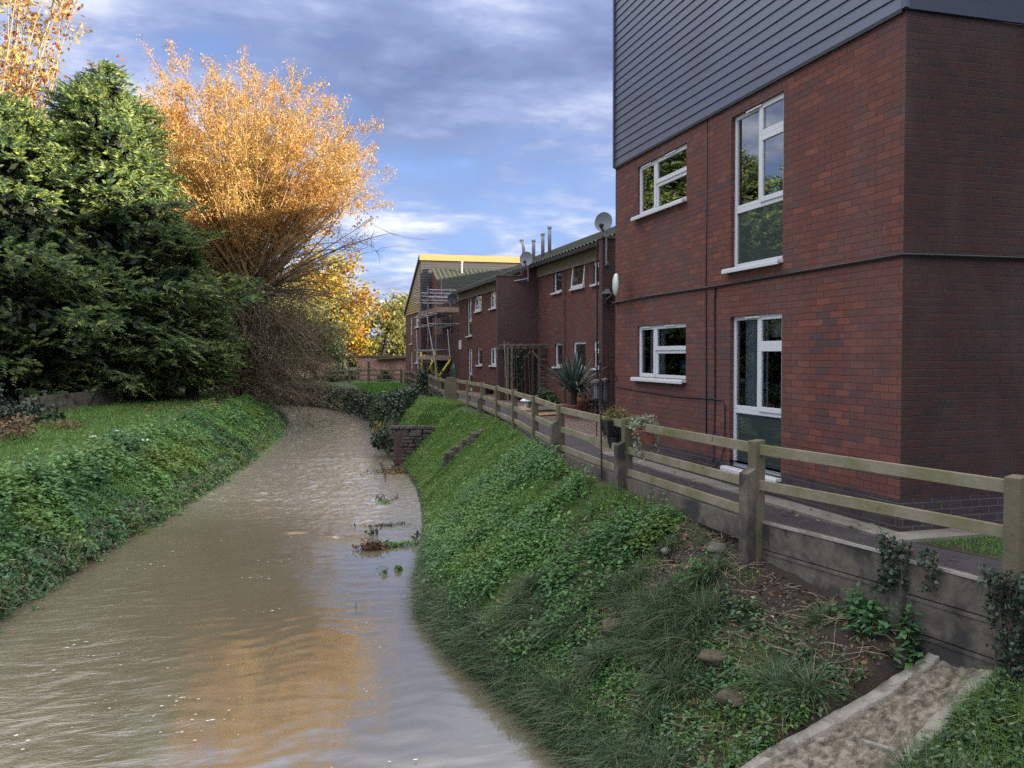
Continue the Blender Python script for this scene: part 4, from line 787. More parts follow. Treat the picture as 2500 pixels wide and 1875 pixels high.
for (px, py, h, r, lab) in ((1457, 925, .42, .12, 'square cage bird feeder hanging nearest the terracotta pot'), (1477, 922, .5, .085, 'slim tube bird feeder under a domed lid beside the dark fin')):
    c = on_y(px, py, 15.3); t = thing('bird_feeder', lab, 'bird feeder', (c[0], c[1], c[2]-h), 'hanging bird feeders')
    mb = MB(); mb.lathe((c[0], c[1], c[2]-h), [(r*.55, .04), (r*.55, h*.8)], 10); mb.build('seed_tube', M['grey_dish'], t); mb = MB(); mb.lathe((c[0], c[1], c[2]-h), [(r*.2, h*.82), (r*1.15, h*.82), (r*.9, h*.93), (0, h)], 14); mb.lathe((c[0], c[1], c[2]-h), [(r*1.1, 0), (r*1.1, .02), (0, .02)], 14); mb.build('lid', M['black'], t)
    mb = MB(); n = 10
    for q in range(n): th = 2*math.pi*q/n; mb.tube([(c[0]+r*math.cos(th), c[1]+r*math.sin(th), c[2]-h), (c[0]+r*math.cos(th), c[1]+r*math.sin(th), c[2]-.1)], .004, 4)
    for z in np.arange(.05, h-.08, .06): mb.tube([(c[0]+r*math.cos(2*math.pi*q/n), c[1]+r*math.sin(2*math.pi*q/n), c[2]-h+z) for q in range(n+1)], .003, 4, cap=False)
    mb.build('cage', M['dark_metal'], t); mb = MB(); mb.tube([(c[0], c[1], c[2]-h-1.1), (c[0], c[1], c[2]-h)], .01, 6); mb.build('stake', M['dark_metal'], t)
# trough hung on the far side of the rail, pot with trailing variegated ivy on the near side
tr = thing('hanging_trough', 'dark slatted trough of yellow-green plants hung on the fence rail by the feeder pole', 'planter', (4.5, 10.75, .7))
c0 = on_y(1500, 1027, 10.85); mb = MB(); a, b = c0[0]-.19, c0[0]+.20; mb.hexa([(a+.04, 10.7, c0[2]-.20), (b-.04, 10.7, c0[2]-.20), (b-.04, 10.9, c0[2]-.20), (a+.04, 10.9, c0[2]-.20), (a, 10.66, c0[2]+.02), (b, 10.66, c0[2]+.02), (b, 10.94, c0[2]+.02), (a, 10.94, c0[2]+.02)]); mb.build('trough', M['dark_metal'], tr, bevel=.008)
mb = MB(); mb.lathe((c0[0]+.0, 10.8, c0[2]-.38), [(0, 0), (.09, 0), (.13, .17), (0, .17)], 16); mb.build('liner', M['black'], tr)
Pq = np.array([c0[0], 10.8, c0[2]+.09])+RNG.normal(size=(500, 3))*np.array([.10, .07, .045]); V, F = leafcloud(Pq, .04, .4); npmesh('foliage', V, F, M['yellow_green'], tr)
hp = thing('hanging_pot', 'tilted terracotta pot of trailing cream-edged ivy hung on the fence rail', 'planter', (4.6, 9.9, .6))
c1 = on_y(1577, 1062, 9.75); mb = MB(); mb.lathe((0, 0, 0), [(0, -.1), (.085, -.1), (.12, .07), (.13, .07), (.13, .1), (.1, .1), (0, .08)], 20); Rm = Matrix.Rotation(-.28, 3, 'Y'); mb.v = [tuple(Vector(c1)+Rm@Vector(v)) for v in mb.v]; mb.build('pot', M['terracotta'], hp)
Pq = np.array([c1[0]-.03, 9.75, c1[2]+.15])+RNG.normal(size=(420, 3))*np.array([.095, .07, .04]); Pt = np.array([c1[0], 9.72, c1[2]])+np.stack([RNG.choice([-.14, -.09, .10, .14], 160)+RNG.normal(size=160)*.02, RNG.normal(size=160)*.03, -RNG.random(160)**1.4*.38+.05], 1)
V, F = leafcloud(np.concatenate([Pq, Pt]), .042, .8); npmesh('foliage', V, F, M['variegated'], hp)

# ------------------------------------------------------------------ far things
c = (8.3, 43.2, pz(43)); tb = thing('covered_barbecue', 'something tall wrapped in a creased green tarpaulin beside the house corner', 'covered furniture', c)
p0, p1 = on_y(1100, 958, 43.2), on_y(1132, 880, 43.2); cx_, wx_ = (p0[0]+p1[0])/2, (p1[0]-p0[0])/2; n = 28; V = []; F = []; zz_ = np.linspace(-.3, p1[2], 12)
for j, z in enumerate(zz_):
    f = j/11; rr = 1-.10*f-.75*max(0, f-.86)/.14
    for q in range(n):
        th = 2*math.pi*q/n; cr = abs(math.cos(th))**.55*math.copysign(1, math.cos(th)); sr = abs(math.sin(th))**.55*math.copysign(1, math.sin(th)); k = 1+.05*math.sin(5*th+3*f)+.04*math.sin(9*th-8*f)
        V.append((cx_+wx_*cr*rr*k+(.12*f if cr > 0 else 0)*-1, 43.2+.4*sr*rr*k, z))
for j in range(11):
    for q in range(n): F.append((j*n+q, j*n+(q+1) % n, (j+1)*n+(q+1) % n, (j+1)*n+q))
npmesh('tarpaulin', V, F, M['tarp'], tb, smooth=True)
mb = MB(); mb.box(cx_-wx_*.6, cx_+wx_*.6, 43.0, 43.4, -.3, p1[2]-.12); mb.build('frame', M['black'], tb)
bx = on_y(1038, 960, 38.5); bt = thing('bird_table', 'ivy-wrapped wooden bird table with a small pitched roof beside the scaffold', 'bird table', (bx[0], 38.5, 0))
zT = on_y(1038, 876, 38.5)[2]; zP = on_y(1038, 884, 38.5)[2]
for s in (-1, 1): mb = MB(); mb.bar((bx[0]+s*.24, 38.5, -.25), (bx[0]+s*.09, 38.5, zP), .06, .08, (0, 1, 0)); mb.build('leg', M['rail'], bt)
mb = MB(); mb.box(bx[0]-.27, bx[0]+.27, 38.2, 38.8, zP-.02, zP+.03); mb.build('tray', M['old_wood'], bt)
mb = MB(); mb.hexa([(bx[0]-.32, 38.15, zT), (bx[0]+.32, 38.15, zT), (bx[0]+.32, 38.85, zT), (bx[0]-.32, 38.85, zT), (bx[0]-.2, 38.3, zT+.12), (bx[0]+.2, 38.3, zT+.12), (bx[0]+.2, 38.7, zT+.12), (bx[0]-.2, 38.7, zT+.12)]); [mb.box(bx[0]+s*.22-.02, bx[0]+s*.22+.02, 38.3, 38.34, zP+.03, zT) for s in (-1, 1)]; mb.build('roof', M['old_wood'], bt)
Pq = np.array([bx[0], 38.45, .0])+np.stack([RNG.normal(size=1400)*.2, RNG.normal(size=1400)*.2, RNG.random(1400)**1.3*(zP-.1)-.3], 1); V, F = leafcloud(Pq, .12, .7); npmesh('ivy', V, F, M['ivy'], bt)
gw = thing('garden_wall', 'old pale red brick garden wall with flat coping behind the crossing fence', 'wall', (5, 70, -.3))
a, b = on_y(862, 868, 69.), on_y(992, 865, 69.)
mb = MB(); mb.box(a[0]+.4, b[0]+2.5, 69, 69.3, -.6, a[2]-.1); mb.build('brickwork', M['brick_old'], gw); mb = MB(); mb.box(a[0]-.2, b[0]+2.5, 68.9, 69.4, a[2]-.1, a[2]+.02); mb.build('coping', M['stone'], gw)
mb = MB(); mb.hexa([(b[0]-2.4, 68.6, a[2]-.32), (b[0]+2, 68.6, a[2]-.05), (b[0]+2, 69, a[2]-.05), (b[0]-2.4, 69, a[2]-.32), (b[0]-2.4, 68.6, a[2]-.22), (b[0]+2, 68.6, a[2]+.1), (b[0]+2, 69, a[2]+.1), (b[0]-2.4, 69, a[2]-.22)]); mb.build('lean_to_roof', M['stone'], gw)
a, b = on_y(780, 880, 68), on_y(810, 870, 68); sd = thing('garden_shed', 'small brick outbuilding with a shallow pitched roof at the end of the garden wall', 'shed', (a[0], 68, -.3))
mb = MB(); mb.box(a[0], b[0]+.1, 68, 70, -.6, a[2]); mb.build('wall', M['brick_old'], sd)
mb = MB(); xm = (a[0]+b[0])/2; mb.hexa([(a[0]-.15, 67.8, a[2]), (b[0]+.25, 67.8, a[2]), (b[0]+.25, 70, a[2]), (a[0]-.15, 70, a[2]), (xm-.05, 67.8, a[2]+.42), (xm+.05, 67.8, a[2]+.42), (xm+.05, 70, a[2]+.42), (xm-.05, 70, a[2]+.42)]); mb.build('roof', M['old_wood'], sd)
a, b = on_y(932, 905, 66), on_y(964, 915, 66); bk = thing('slatted_bench', 'far park bench with upright back slats before the garden wall', 'bench', (a[0], 66, -.3))
mb = MB(); mb.bar((a[0], 66, a[2]), (b[0], 66, a[2]), .05, .08); mb.build('top_rail', M['old_wood'], bk)
for x in np.linspace(a[0]+.05, b[0]-.05, 12): mb = MB(); mb.box(x-.018, x+.018, 65.98, 66.02, b[2]-.15, a[2]-.03); mb.build('slat', M['old_wood'], bk)
mb = MB(); mb.box(a[0], b[0], 65.5, 66, b[2]-.25, b[2]-.2); mb.build('seat', M['old_wood'], bk)
for x in (a[0]+.05, b[0]-.05): mb = MB(); mb.box(x-.04, x+.04, 65.55, 65.97, -.45, b[2]-.25); mb.build('leg', M['old_wood'], bk)

# ------------------------------------------------------------------ ruined walls, stones, chute
M['chute_edge'] = simple('weathered_chute_concrete', (.31, .285, .245), .95, .4, 14, .012, stain=((.10, .092, .07), 4.5, .47))
def rubble(name, label, pts, th, zt, zb, m, course=.13, seed=1, mt=None):
    """a wall of separate irregular stones laid in courses between the plan points"""
    rg = random.Random(seed); t = thing(name, label, 'stone wall', (*pts[0], zb(*pts[0])), None); mb = MB()
    for (a, b) in zip(pts[:-1], pts[1:]):
        a, b = Vector(a), Vector(b); L = (b-a).length; d = (b-a)/L; e = Vector((-d.y, d.x)); z = min(zb(*a), zb(*b))-.1; row = 0
        while z < max(zt(0), zt(1)):
            s = -rg.random()*.2
            while s < L:
                l = rg.uniform(.16, .46); h = course*rg.uniform(.8, 1.05); c = a+d*(s+l/2)
                if z+h*.6 < zt((s+l/2)/L) and z+h > zb(*c)-.1 and s+l > 0:
                    o = rg.uniform(-.03, .03); j = lambda q: q*rg.uniform(.82, 1.)
                    P_ = []
                    for k in (0, 1):
                        for (u, v) in ((-1, -1), (1, -1), (1, 1), (-1, 1)): q = c+d*(u*j(l*.49))+e*(v*j(th*.5)+o); P_.append((q.x, q.y, z+k*h*rg.uniform(.9, .98)))
                    mb.hexa(P_)
                s += l
            z += course; row += 1
    mb.build('masonry', m, t, bevel=.012); return t
rubble('ruined_wall', 'ruined dark brick and stone wall end at the river edge, topped with grass', [(3.72, 26.6), (4.9, 26.1), (5.75, 25.5)], .34, lambda u: -.50+.06*u, lambda x, y: gz(x, y-.3), M['dark_stone'], .11, 3)
mb = MB(); mb.box(3.66, 3.98, 26.38, 26.66, -1.75, -.72); tag(mb.build('brick_pier', M['brick_dark'], bevel=.02, loc=(3.8, 26.5, -1.7)), 'reddish brick pier at the river end of the ruined wall', 'brick pier')

sr = thing('stone_ridge', 'low broken ridge of mossy stones across the grassy bank', 'stones', (4.2, 20, -.8)); mb = MB(); rg = random.Random(4)
ra, rb = on_z(1095, 1122, -.95), on_z(1180, 1064, -.33)
for i in range(34):
    u = i/33; x = ra[0]+(rb[0]-ra[0])*u+rg.uniform(-.06, .06); y = ra[1]+(rb[1]-ra[1])*u+rg.uniform(-.08, .08); z = gz(x, y); l, wd, h = rg.uniform(.12, .26), rg.uniform(.1, .18), rg.uniform(.1, .3)*(1-.5*u)
    mb.hexa([(x+a*l*rg.uniform(.7, 1), y+b*wd*rg.uniform(.7, 1), z-.1+k*(h+.1)*rg.uniform(.8, 1.1)) for k in (0, 1) for a, b in ((-1, -1), (1, -1), (1, 1), (-1, 1))])
mb.build('rocks', M['dark_stone'], sr, bevel=.03)
def rock(label, px, py, z, sx, sz, m, seed, yq=None):
    rg = np.random.default_rng(seed); c = on_z(px, py, z); n, k = 12, 7; V = []; F = []
    off = rg.normal(size=(k+1, n))*.10
    for j in range(k+1):
        ph = math.pi*j/k
        for q in range(n): th = 2*math.pi*q/n; r = 1+off[j, q]*1.9; V.append((c[0]+sx*r*math.sin(ph)*math.cos(th), c[1]+sx*.75*r*math.sin(ph)*math.sin(th), c[2]+sz*r*math.cos(ph)))
    for j in range(k):
        for q in range(n): F.append((j*n+q, (j+1)*n+q, (j+1)*n+(q+1) % n, j*n+(q+1) % n))
    return tag(npmesh('rock', V, F, m, loc=c), label, 'stone')
M['ochre_stone'] = simple('ochre_sandstone', (.15, .12, .08), .95, .45, 9, .03, stain=((.055, .065, .028), 4, .45))
def gpt(px, py):                                  # where a sight line meets the bank
    d = ray(px, py); t = 2.
    while t < 80:
        x, y, z = d.x*t, d.y*t, CAMH+d.z*t
        if z < gz(x, y): return (x, y, gz(x, y))
        t += .02
    return (d.x*t, d.y*t, 0)
for k, (px, py, sx, sz, lab, m) in enumerate(((1745, 1605, .15, .07, 'angular ochre stone sticking out of the rank grass', 'ochre_stone'), (1800, 1700, .17, .07, 'broad pinkish stone low on the bank nearest the chute', 'ochre_stone'), (1755, 1338, .12, .06, 'grey stone at the foot of the stubby concrete post', 'stone'), (1495, 1530, .12, .08, 'mossy stone half buried among bramble leaves', 'ochre_stone'), (1625, 1345, .05, .04, 'small grey stone on the thin grass below the fence', 'concrete_lite'))):
    c = gpt(px, py); rock(lab, px, py, c[2]+.01, sx, sz, M[m], k+10)
chu = thing('drain_chute', 'broken concrete drainage chute with raised edges and rough bed running down to the river', 'chute', (4.4, 5.1, -1))
def chz(x): return float(np.interp(x, [2.2, 3.4, 4.3, 5.0, 5.3], [-1.92, -1.36, -.98, -.64, -.55]))
sideL = [(5.04, 5.34), (4.7, 5.36), (4.2, 5.38), (3.7, 5.42), (3.3, 5.45), (2.7, 5.5), (2.4, 5.52)]; sideR = [(5.25, 4.87), (4.8, 4.77), (4.31, 4.63), (3.9, 4.52), (3.4, 4.40), (2.8, 4.28), (2.4, 4.2)]
def edging(pts, wd, sgn, name):
    V = []; F = []; pts2 = []
    for (a, b) in zip(pts[:-1], pts[1:]):
        for s in range(10): pts2.append((a[0]+(b[0]-a[0])*s/10, a[1]+(b[1]-a[1])*s/10))
    pts2.append(pts[-1])
    for i, (x, y) in enumerate(pts2):
        z = chz(x)+.07+.012*vnoise(x*9, y, 1, 3); jo = .022*float(vnoise(x*5, 0, 1, sgn+4)); ji = .03*float(vnoise(x*6, 2, 1, sgn+8)); yi = y-sgn*(wd*.95+ji); yo = y+sgn*jo
        zt = z-.02+.010*float(vnoise(x*8, 1, 1, 2))
        V += [(x, yo+sgn*.015, z-.25), (x, yo, zt-.008), (x, yo-sgn*.008, zt+.004), (x, (yo+yi)/2, zt+.006*float(vnoise(x*17, 4, 1, 6))), (x, yi+sgn*.007, zt-.002+.008*float(vnoise(x*21, 3, 1, 7))), (x, yi, zt-.012), (x, yi-sgn*.004, z-.2)]
    k = 7
    for i in range(len(pts2)-1):
        for q in range(k-1): F.append((i*k+q, i*k+q+1, (i+1)*k+q+1, (i+1)*k+q))
    return npmesh(name, V, F, M['chute_edge'], chu)
edging(sideL, .12, 1, 'raised_edge'); edging(sideR, .13, -1, 'raised_edge')
us, vs = np.linspace(0, 1, 150), np.linspace(0, 1, 34); U_, V_ = np.meshgrid(us, vs); xx = 5.3-U_*2.9; ya = np.interp(-xx, [-5.04, -4.2, -3.3, -2.4], [5.33, 5.37, 5.44, 5.5])-.07; yb_ = np.interp(xx, [2.4, 2.8, 3.4, 3.9, 4.31, 4.8, 5.25], [4.2, 4.28, 4.40, 4.52, 4.63, 4.77, 4.87])+.07
yy = ya+(yb_-ya)*V_; zz2 = np.interp(xx, [2.2, 3.4, 4.3, 5.0, 5.3], [-1.92, -1.36, -.98, -.64, -.55])+.012+.022*fbm(xx, yy, .13, .10, 3)+.014*np.sin(xx*34+4*vnoise(xx, yy, .3, 1))*np.clip(vnoise(xx, yy, .4, 6)+.5, 0, 1)
ii = np.arange(xx.size).reshape(xx.shape); npmesh('bed', np.stack([xx, yy, zz2], -1), np.stack([ii[:-1, :-1], ii[:-1, 1:], ii[1:, 1:], ii[1:, :-1]], -1).reshape(-1, 4), M['trough'], chu, smooth=True)
mb = MB(); mb.bar((4.02, 5.10, chz(4.02)+.015), (4.12, 4.76, chz(4.12)+.015), .05, .04); mb.build('cross_bar', M['chute_edge'], chu, bevel=.012)

# ------------------------------------------------------------------ trees
def conifer_mesh(Hh, R, n, seed, z0=.9, squat=.54):
    """upright cypress: drooping flat sprays on an uneven envelope; returns sprays and inner fill"""
    rg = np.random.default_rng(seed); lobes = rg.uniform(0, 6.28, 9)
    nbg = int(34*R); hb = rg.beta(1.1, 1.3, nbg); ab = rg.uniform(0, 2*np.pi, nbg); pb_ = rg.uniform(.25, 1.15, nbg); bi = rg.integers(0, nbg, n)
    g1, g2 = rg.normal(size=n), rg.normal(size=n); h = np.clip(hb[bi]+g1*.030, .0, .995); az = ab[bi]+g2*.17/np.clip(1.25-h, .3, 1)
    prot = .60+.42*pb_[bi]*np.exp(-.5*(g1*g1+g2*g2))
    lump = 1+.16*np.sin(az*3+lobes[0]+h*7)+.12*np.sin(az*7+lobes[1]-h*15)+.10*np.sin(h*31+az*2+lobes[2])
    r = R*np.minimum(1, ((1-h)**squat)*1.12+.02)*lump*np.clip(.72+h*2.2, .6, 1)*prot*rg.uniform(.86, 1.06, n)
    z = z0+h*(Hh-z0)-.5*(1-prot)
    C = np.stack([r*np.cos(az), r*np.sin(az), z], 1)
    out = np.stack([np.cos(az), np.sin(az), np.zeros(n)], 1)+rg.normal(size=(n, 3))*.32; out[:, 2] += .30+.9*h**3; out = unit(out)
    side = unit(np.cross(out, np.array([0, 0, 1.])+rg.normal(size=(n, 3))*.35)); nor = np.cross(side, out)
    L = rg.uniform(.65, 1.25, n)*np.clip(.75+R*.1, .5, 1.1)*(1-.35*h); Pl = []; Al = []; Bl = []
    for k in range(9):                         # leaflets along the spray, both sides, drooping at the tip
        t = (k+.5)/9; c = C+out*(L*(t-.25))[:, None]+np.array([0, 0, -1.])*(L*.34*t*t)[:, None]
        for s in (-1, 1):
            ln = L*(.34*(1-t*.72))*rg.uniform(.7, 1.3, n); d = unit(out*(.75+rg.uniform(-.2, .2, (n, 1)))+side*s*(1.05-.5*t)+nor*rg.normal(size=(n, 1))*.18+np.array([0, 0, -.22]))
            Pl.append(c+d*(ln*.5)[:, None]); Al.append(d*(ln*.55)[:, None]); nn = unit(nor*.4+np.stack([np.cos(az), np.sin(az), np.zeros(n)], 1)*1.2+rg.normal(size=(n, 3))*.4); Bl.append(unit(np.cross(nn, d))*(ln*.19)[:, None])
    return leaves_VF(np.concatenate(Pl), np.concatenate(Al), np.concatenate(Bl))
def conifer_fill(Hh, R, n, seed, z0=.9, squat=.54):
    rg = np.random.default_rng(seed+50); h = rg.beta(1.1, 1.3, n); az = rg.uniform(0, 6.283, n); r = R*.74*np.minimum(1, ((1-h)**squat)*1.1)*np.clip(.7+h*2, .6, 1)*np.sqrt(rg.random(n))
    return leafcloud(np.stack([r*np.cos(az), r*np.sin(az), z0+.2+h*(Hh-z0-.8)], 1), .42, .5, 0)
def conifer(label, x, y, Hh, R, n, seed, proto=None, rot=0., sc=1., lean=0.):
    zb = gz(x, y)-.05; t = thing('conifer', label, 'conifer', (x, y, zb), 'conifers on the far bank')
    if proto is None:
        V, F = conifer_mesh(Hh, R, n, seed); o = npmesh('crown', V+np.array([x, y, zb]), F, M['conifer'], t)
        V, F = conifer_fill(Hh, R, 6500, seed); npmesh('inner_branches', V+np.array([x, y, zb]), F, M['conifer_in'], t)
        mb = MB(); mb.tube([(x, y, zb-.3), (x+.03, y, zb+1.2), (x, y+.05, zb+Hh*.5), (x+.05, y, zb+Hh*.9)], [.34, .26, .17, .03], 10); mb.build('trunk', M['bark'], t)
    else:
        t.rotation_euler.z = rot; t.scale = (sc, sc, sc*(1+lean))
        for ch in proto.children: c = ch.copy(); COL.objects.link(c); c.parent = t
    return t
cA = conifer('tallest sunlit dark green conifer next to the golden willow', -6.9, 39.4, 14.4, 5.2, 4300, 3)
cB = conifer('broad conifer in front of the thin rust-leaved tree', -10.2, 37.2, 12.3, 5.0, 4300, 11)
conifer('small slim conifer with a bare dark trunk at the water end of the conifers', -3.6, 40.4, 7.0, 1.9, 1300, 21)
conifer('shorter conifer between the tallest one and the slim one', -5.4, 40.2, 9.6, 3.4, 0, 0, cB, 2.1, .70)
conifer('conifer close behind the tallest one with a slightly lower tip', -8.7, 41.6, 13, 5, 0, 0, cB, 5.1, 1.04)
conifer('conifer at the outer end of the row behind the ivy bush', -14.2, 34.5, 12.3, 4.9, 0, 0, cA, 1.2, .9)
conifer('conifer filling the back of the row beside the thin rust-leaved tree', -12.5, 42.5, 13, 5, 0, 0, cB, 4.0, 1.0)
conifer('conifer far up the bank outside the row', -17.5, 30.5, 13, 5, 0, 0, cA, 3.3, .95)

def bez(a, b, c, n):
    t = np.linspace(0, 1, n)[None, :, None]; return (1-t)**2*a[:, None]+2*t*(1-t)*b[:, None]+t*t*c[:, None]
WX, WY = -1.45, 46.
wt = thing('willow', 'great pollarded willow with a golden orange fan of shoots over the river', 'willow', (WX, WY, -.5))
mb = MB(); mb.tube([(WX-.1, WY, -.6), (WX, WY, 1.), (WX+.1, WY, 3.0), (WX, WY, 4.6), (WX, WY, 5.4)], [.75, .58, .55, .75, .5], 14); mb.build('trunk', M['bark'], wt)
rg = np.random.default_rng(5); K = 330
dirs = unit(np.stack([rg.normal(size=K), rg.normal(size=K), np.abs(rg.normal(size=K))*.95+.05], 1)); dirs[:90, 2] = rg.uniform(-.38, .25, 90); dirs = unit(dirs)
Cw = np.array([WX, WY, 9.9]); env = np.array([7.3, 6.0, 6.9])*rg.uniform(.80, 1.05, (K, 1))*(1+.07*np.sin(np.arctan2(dirs[:, 1], dirs[:, 0])*5+dirs[:, 2]*9))[:, None]
tip = Cw+dirs*env; base = np.array([WX, WY, 4.9])+rg.normal(size=(K, 3))*np.array([.55, .55, .35])
ctrl = base+(tip-base)*np.array([.40, .40, .62])+rg.normal(size=(K, 3))*.75
Ps = bez(base, ctrl, tip, 9); Rr = np.linspace(.072, .011, 9)[None]*rg.uniform(.5, 1.25, (K, 1)); Vs, Fs = tubes_VF(Ps, Rr, 5)
npmesh('shoots', Vs, Fs, M['bark_willow'], wt, smooth=True)
nb = 11; ti = rg.uniform(.24, 1., (K, nb)); tb_ = (ti*8); i0 = np.minimum(tb_.astype(int), 7); fr = (tb_-i0)[..., None]
kk = np.arange(K)[:, None]; b0 = (Ps[kk, i0]*(1-fr)+Ps[kk, i0+1]*fr).reshape(-1, 3); dd = unit((Ps[kk, i0+1]-Ps[kk, i0]).reshape(-1, 3)); n_ = len(b0)
td = unit(dd+rg.normal(size=(n_, 3))*.62+np.array([0, 0, .15])); tl = rg.uniform(.7, 1.9, n_)[:, None]*(1.25-ti.reshape(-1, 1)*.45)
tw = bez(b0, b0+td*tl*.55, b0+td*tl+np.array([0, 0, -.10])*tl, 5); Vt, Ft = tubes_VF(tw, np.tile(np.linspace(.014, .004, 5), (n_, 1)), 3)
npmesh('twigs', Vt, Ft, M['bark_willow'], wt)
nl = 84; u = rg.uniform(.15, 1.02, (n_, nl)); q = u*4; i1 = np.minimum(q.astype(int), 3); fr = (q-i1)[..., None]; kk = np.arange(n_)[:, None]
LP = (tw[kk, i1]*(1-fr)+tw[kk, i1+1]*fr).reshape(-1, 3); LP = LP+rg.normal(size=LP.shape)*.13
cl_ = np.sin(LP[:, 0]*1.7+LP[:, 2]*.8)*np.sin(LP[:, 1]*1.9-LP[:, 0]*.6)*np.sin(LP[:, 2]*2.0+1.)+.5*np.sin(LP[:, 0]*4.1+1)*np.sin(LP[:, 2]*4.4+LP[:, 1]*3.)
keep = rg.random(len(LP)) < np.clip(.92+1.0*cl_, .28, 1)*np.clip((LP[:, 2]-6.2)/4.2, .04, 1.)*.95; LP = LP[keep]
V, F = leafcloud(LP, .115, .40, .15); npmesh('foliage', V, F, M['gold'], wt)
# bare limbs sweeping out over the water and their fine fringe
K = 20; az = rg.uniform(-1.1, .75, K); ro = rg.uniform(3.5, 7.6, K); base = np.array([WX, WY, 4.7])+rg.normal(size=(K, 3))*np.array([.5, .5, .3])
tip = np.stack([WX+ro*np.cos(az), WY+ro*np.sin(az)-.5, rg.uniform(4.2, 8.2, K)], 1); ctrl = (base+tip)/2+np.stack([np.zeros(K), np.zeros(K), rg.uniform(.6, 2.0, K)], 1)
Pb = bez(base, ctrl, tip, 9); V1, F1 = tubes_VF(Pb, np.linspace(.06, .010, 9)[None]*rg.uniform(.5, 1.2, (K, 1)), 5)
idx = rg.integers(3, 9, (K, 16)); b1 = Pb[np.arange(K)[:, None], idx].reshape(-1, 3); m_ = len(b1); e1 = b1+rg.normal(size=(m_, 3))*np.array([.6, .6, .4])+np.array([.5, 0, .05]); V2, F2 = tubes_VF(bez(b1, (b1+e1)/2+rg.normal(size=(m_, 3))*.15, e1, 4), np.tile(np.linspace(.013, .005, 4), (m_, 1)), 3)
V, F = join((V1, F1), (V2, F2)); npmesh('bare_limbs', V, F, M['twig'], wt)
# the brown thicket beneath it, hanging into the river
th_ = thing('willow_thicket', 'tangled brown thicket of hanging willow twigs under the golden crown, dipping to the water', 'thicket', (.2, 45, -1))
K = 760; a = rg.uniform(0, 6.283, K); b = np.stack([WX+.3+rg.normal(size=K)*1.2, 45.3+rg.normal(size=K)*1.3, rg.uniform(-.4, 5.2, K)], 1)
ou = np.stack([np.cos(a)*1.2+.55, np.sin(a)-.15, rg.normal(size=K)*.5], 1)*rg.uniform(.8, 2.5, (K, 1)); e = b+ou; e[:, 2] = np.maximum(e[:, 2]*rg.uniform(.35, 1.0, K)-rg.uniform(0, 1.6, K), WZ+.1)
Pt = bez(b, b+ou*.6+np.array([0, 0, .9])*rg.uniform(.1, 1, (K, 1)), e, 6); V1, F1 = tubes_VF(Pt, np.linspace(.020, .005, 6)[None]*rg.uniform(.5, 1.5, (K, 1)), 3)
idx = rg.integers(1, 6, (K, 7)); b1 = Pt[np.arange(K)[:, None], idx].reshape(-1, 3); e1 = b1+rg.normal(size=b1.shape)*np.array([.3, .3, .28])+np.array([.05, 0, -.12]); V2, F2 = tubes_VF(bez(b1, (b1+e1)/2+rg.normal(size=b1.shape)*.06, e1, 3), np.tile([.008, .006, .003], (len(b1), 1)), 3)
V, F = join((V1, F1), (V2, F2)); npmesh('stems', V, F, M['twig'], th_)
LP = np.concatenate([e1, (b1+e1)/2, e1+rg.normal(size=e1.shape)*.12]); LP = LP[rg.random(len(LP)) < .95]; V, F = leafcloud(LP, .10, .45, 0); npmesh('foliage', V, F, M['willow_low'], th_)
K = 60; b = np.stack([rg.uniform(-2.6, 1.6, K), rg.uniform(42.6, 44.4, K), rg.uniform(1.5, 5.5, K)], 1); e = b+np.stack([rg.normal(size=K)*.9+.3, rg.normal(size=K)*.3, -rg.uniform(.6, 2.4, K)], 1); V, F = tubes_VF(bez(b, (b+e)/2+rg.normal(size=(K, 3))*.35, e, 6), np.linspace(.02, .007, 6)[None]*np.ones((K, 1)), 4); npmesh('dead_stems', V, F, M['twig_pale'], th_)

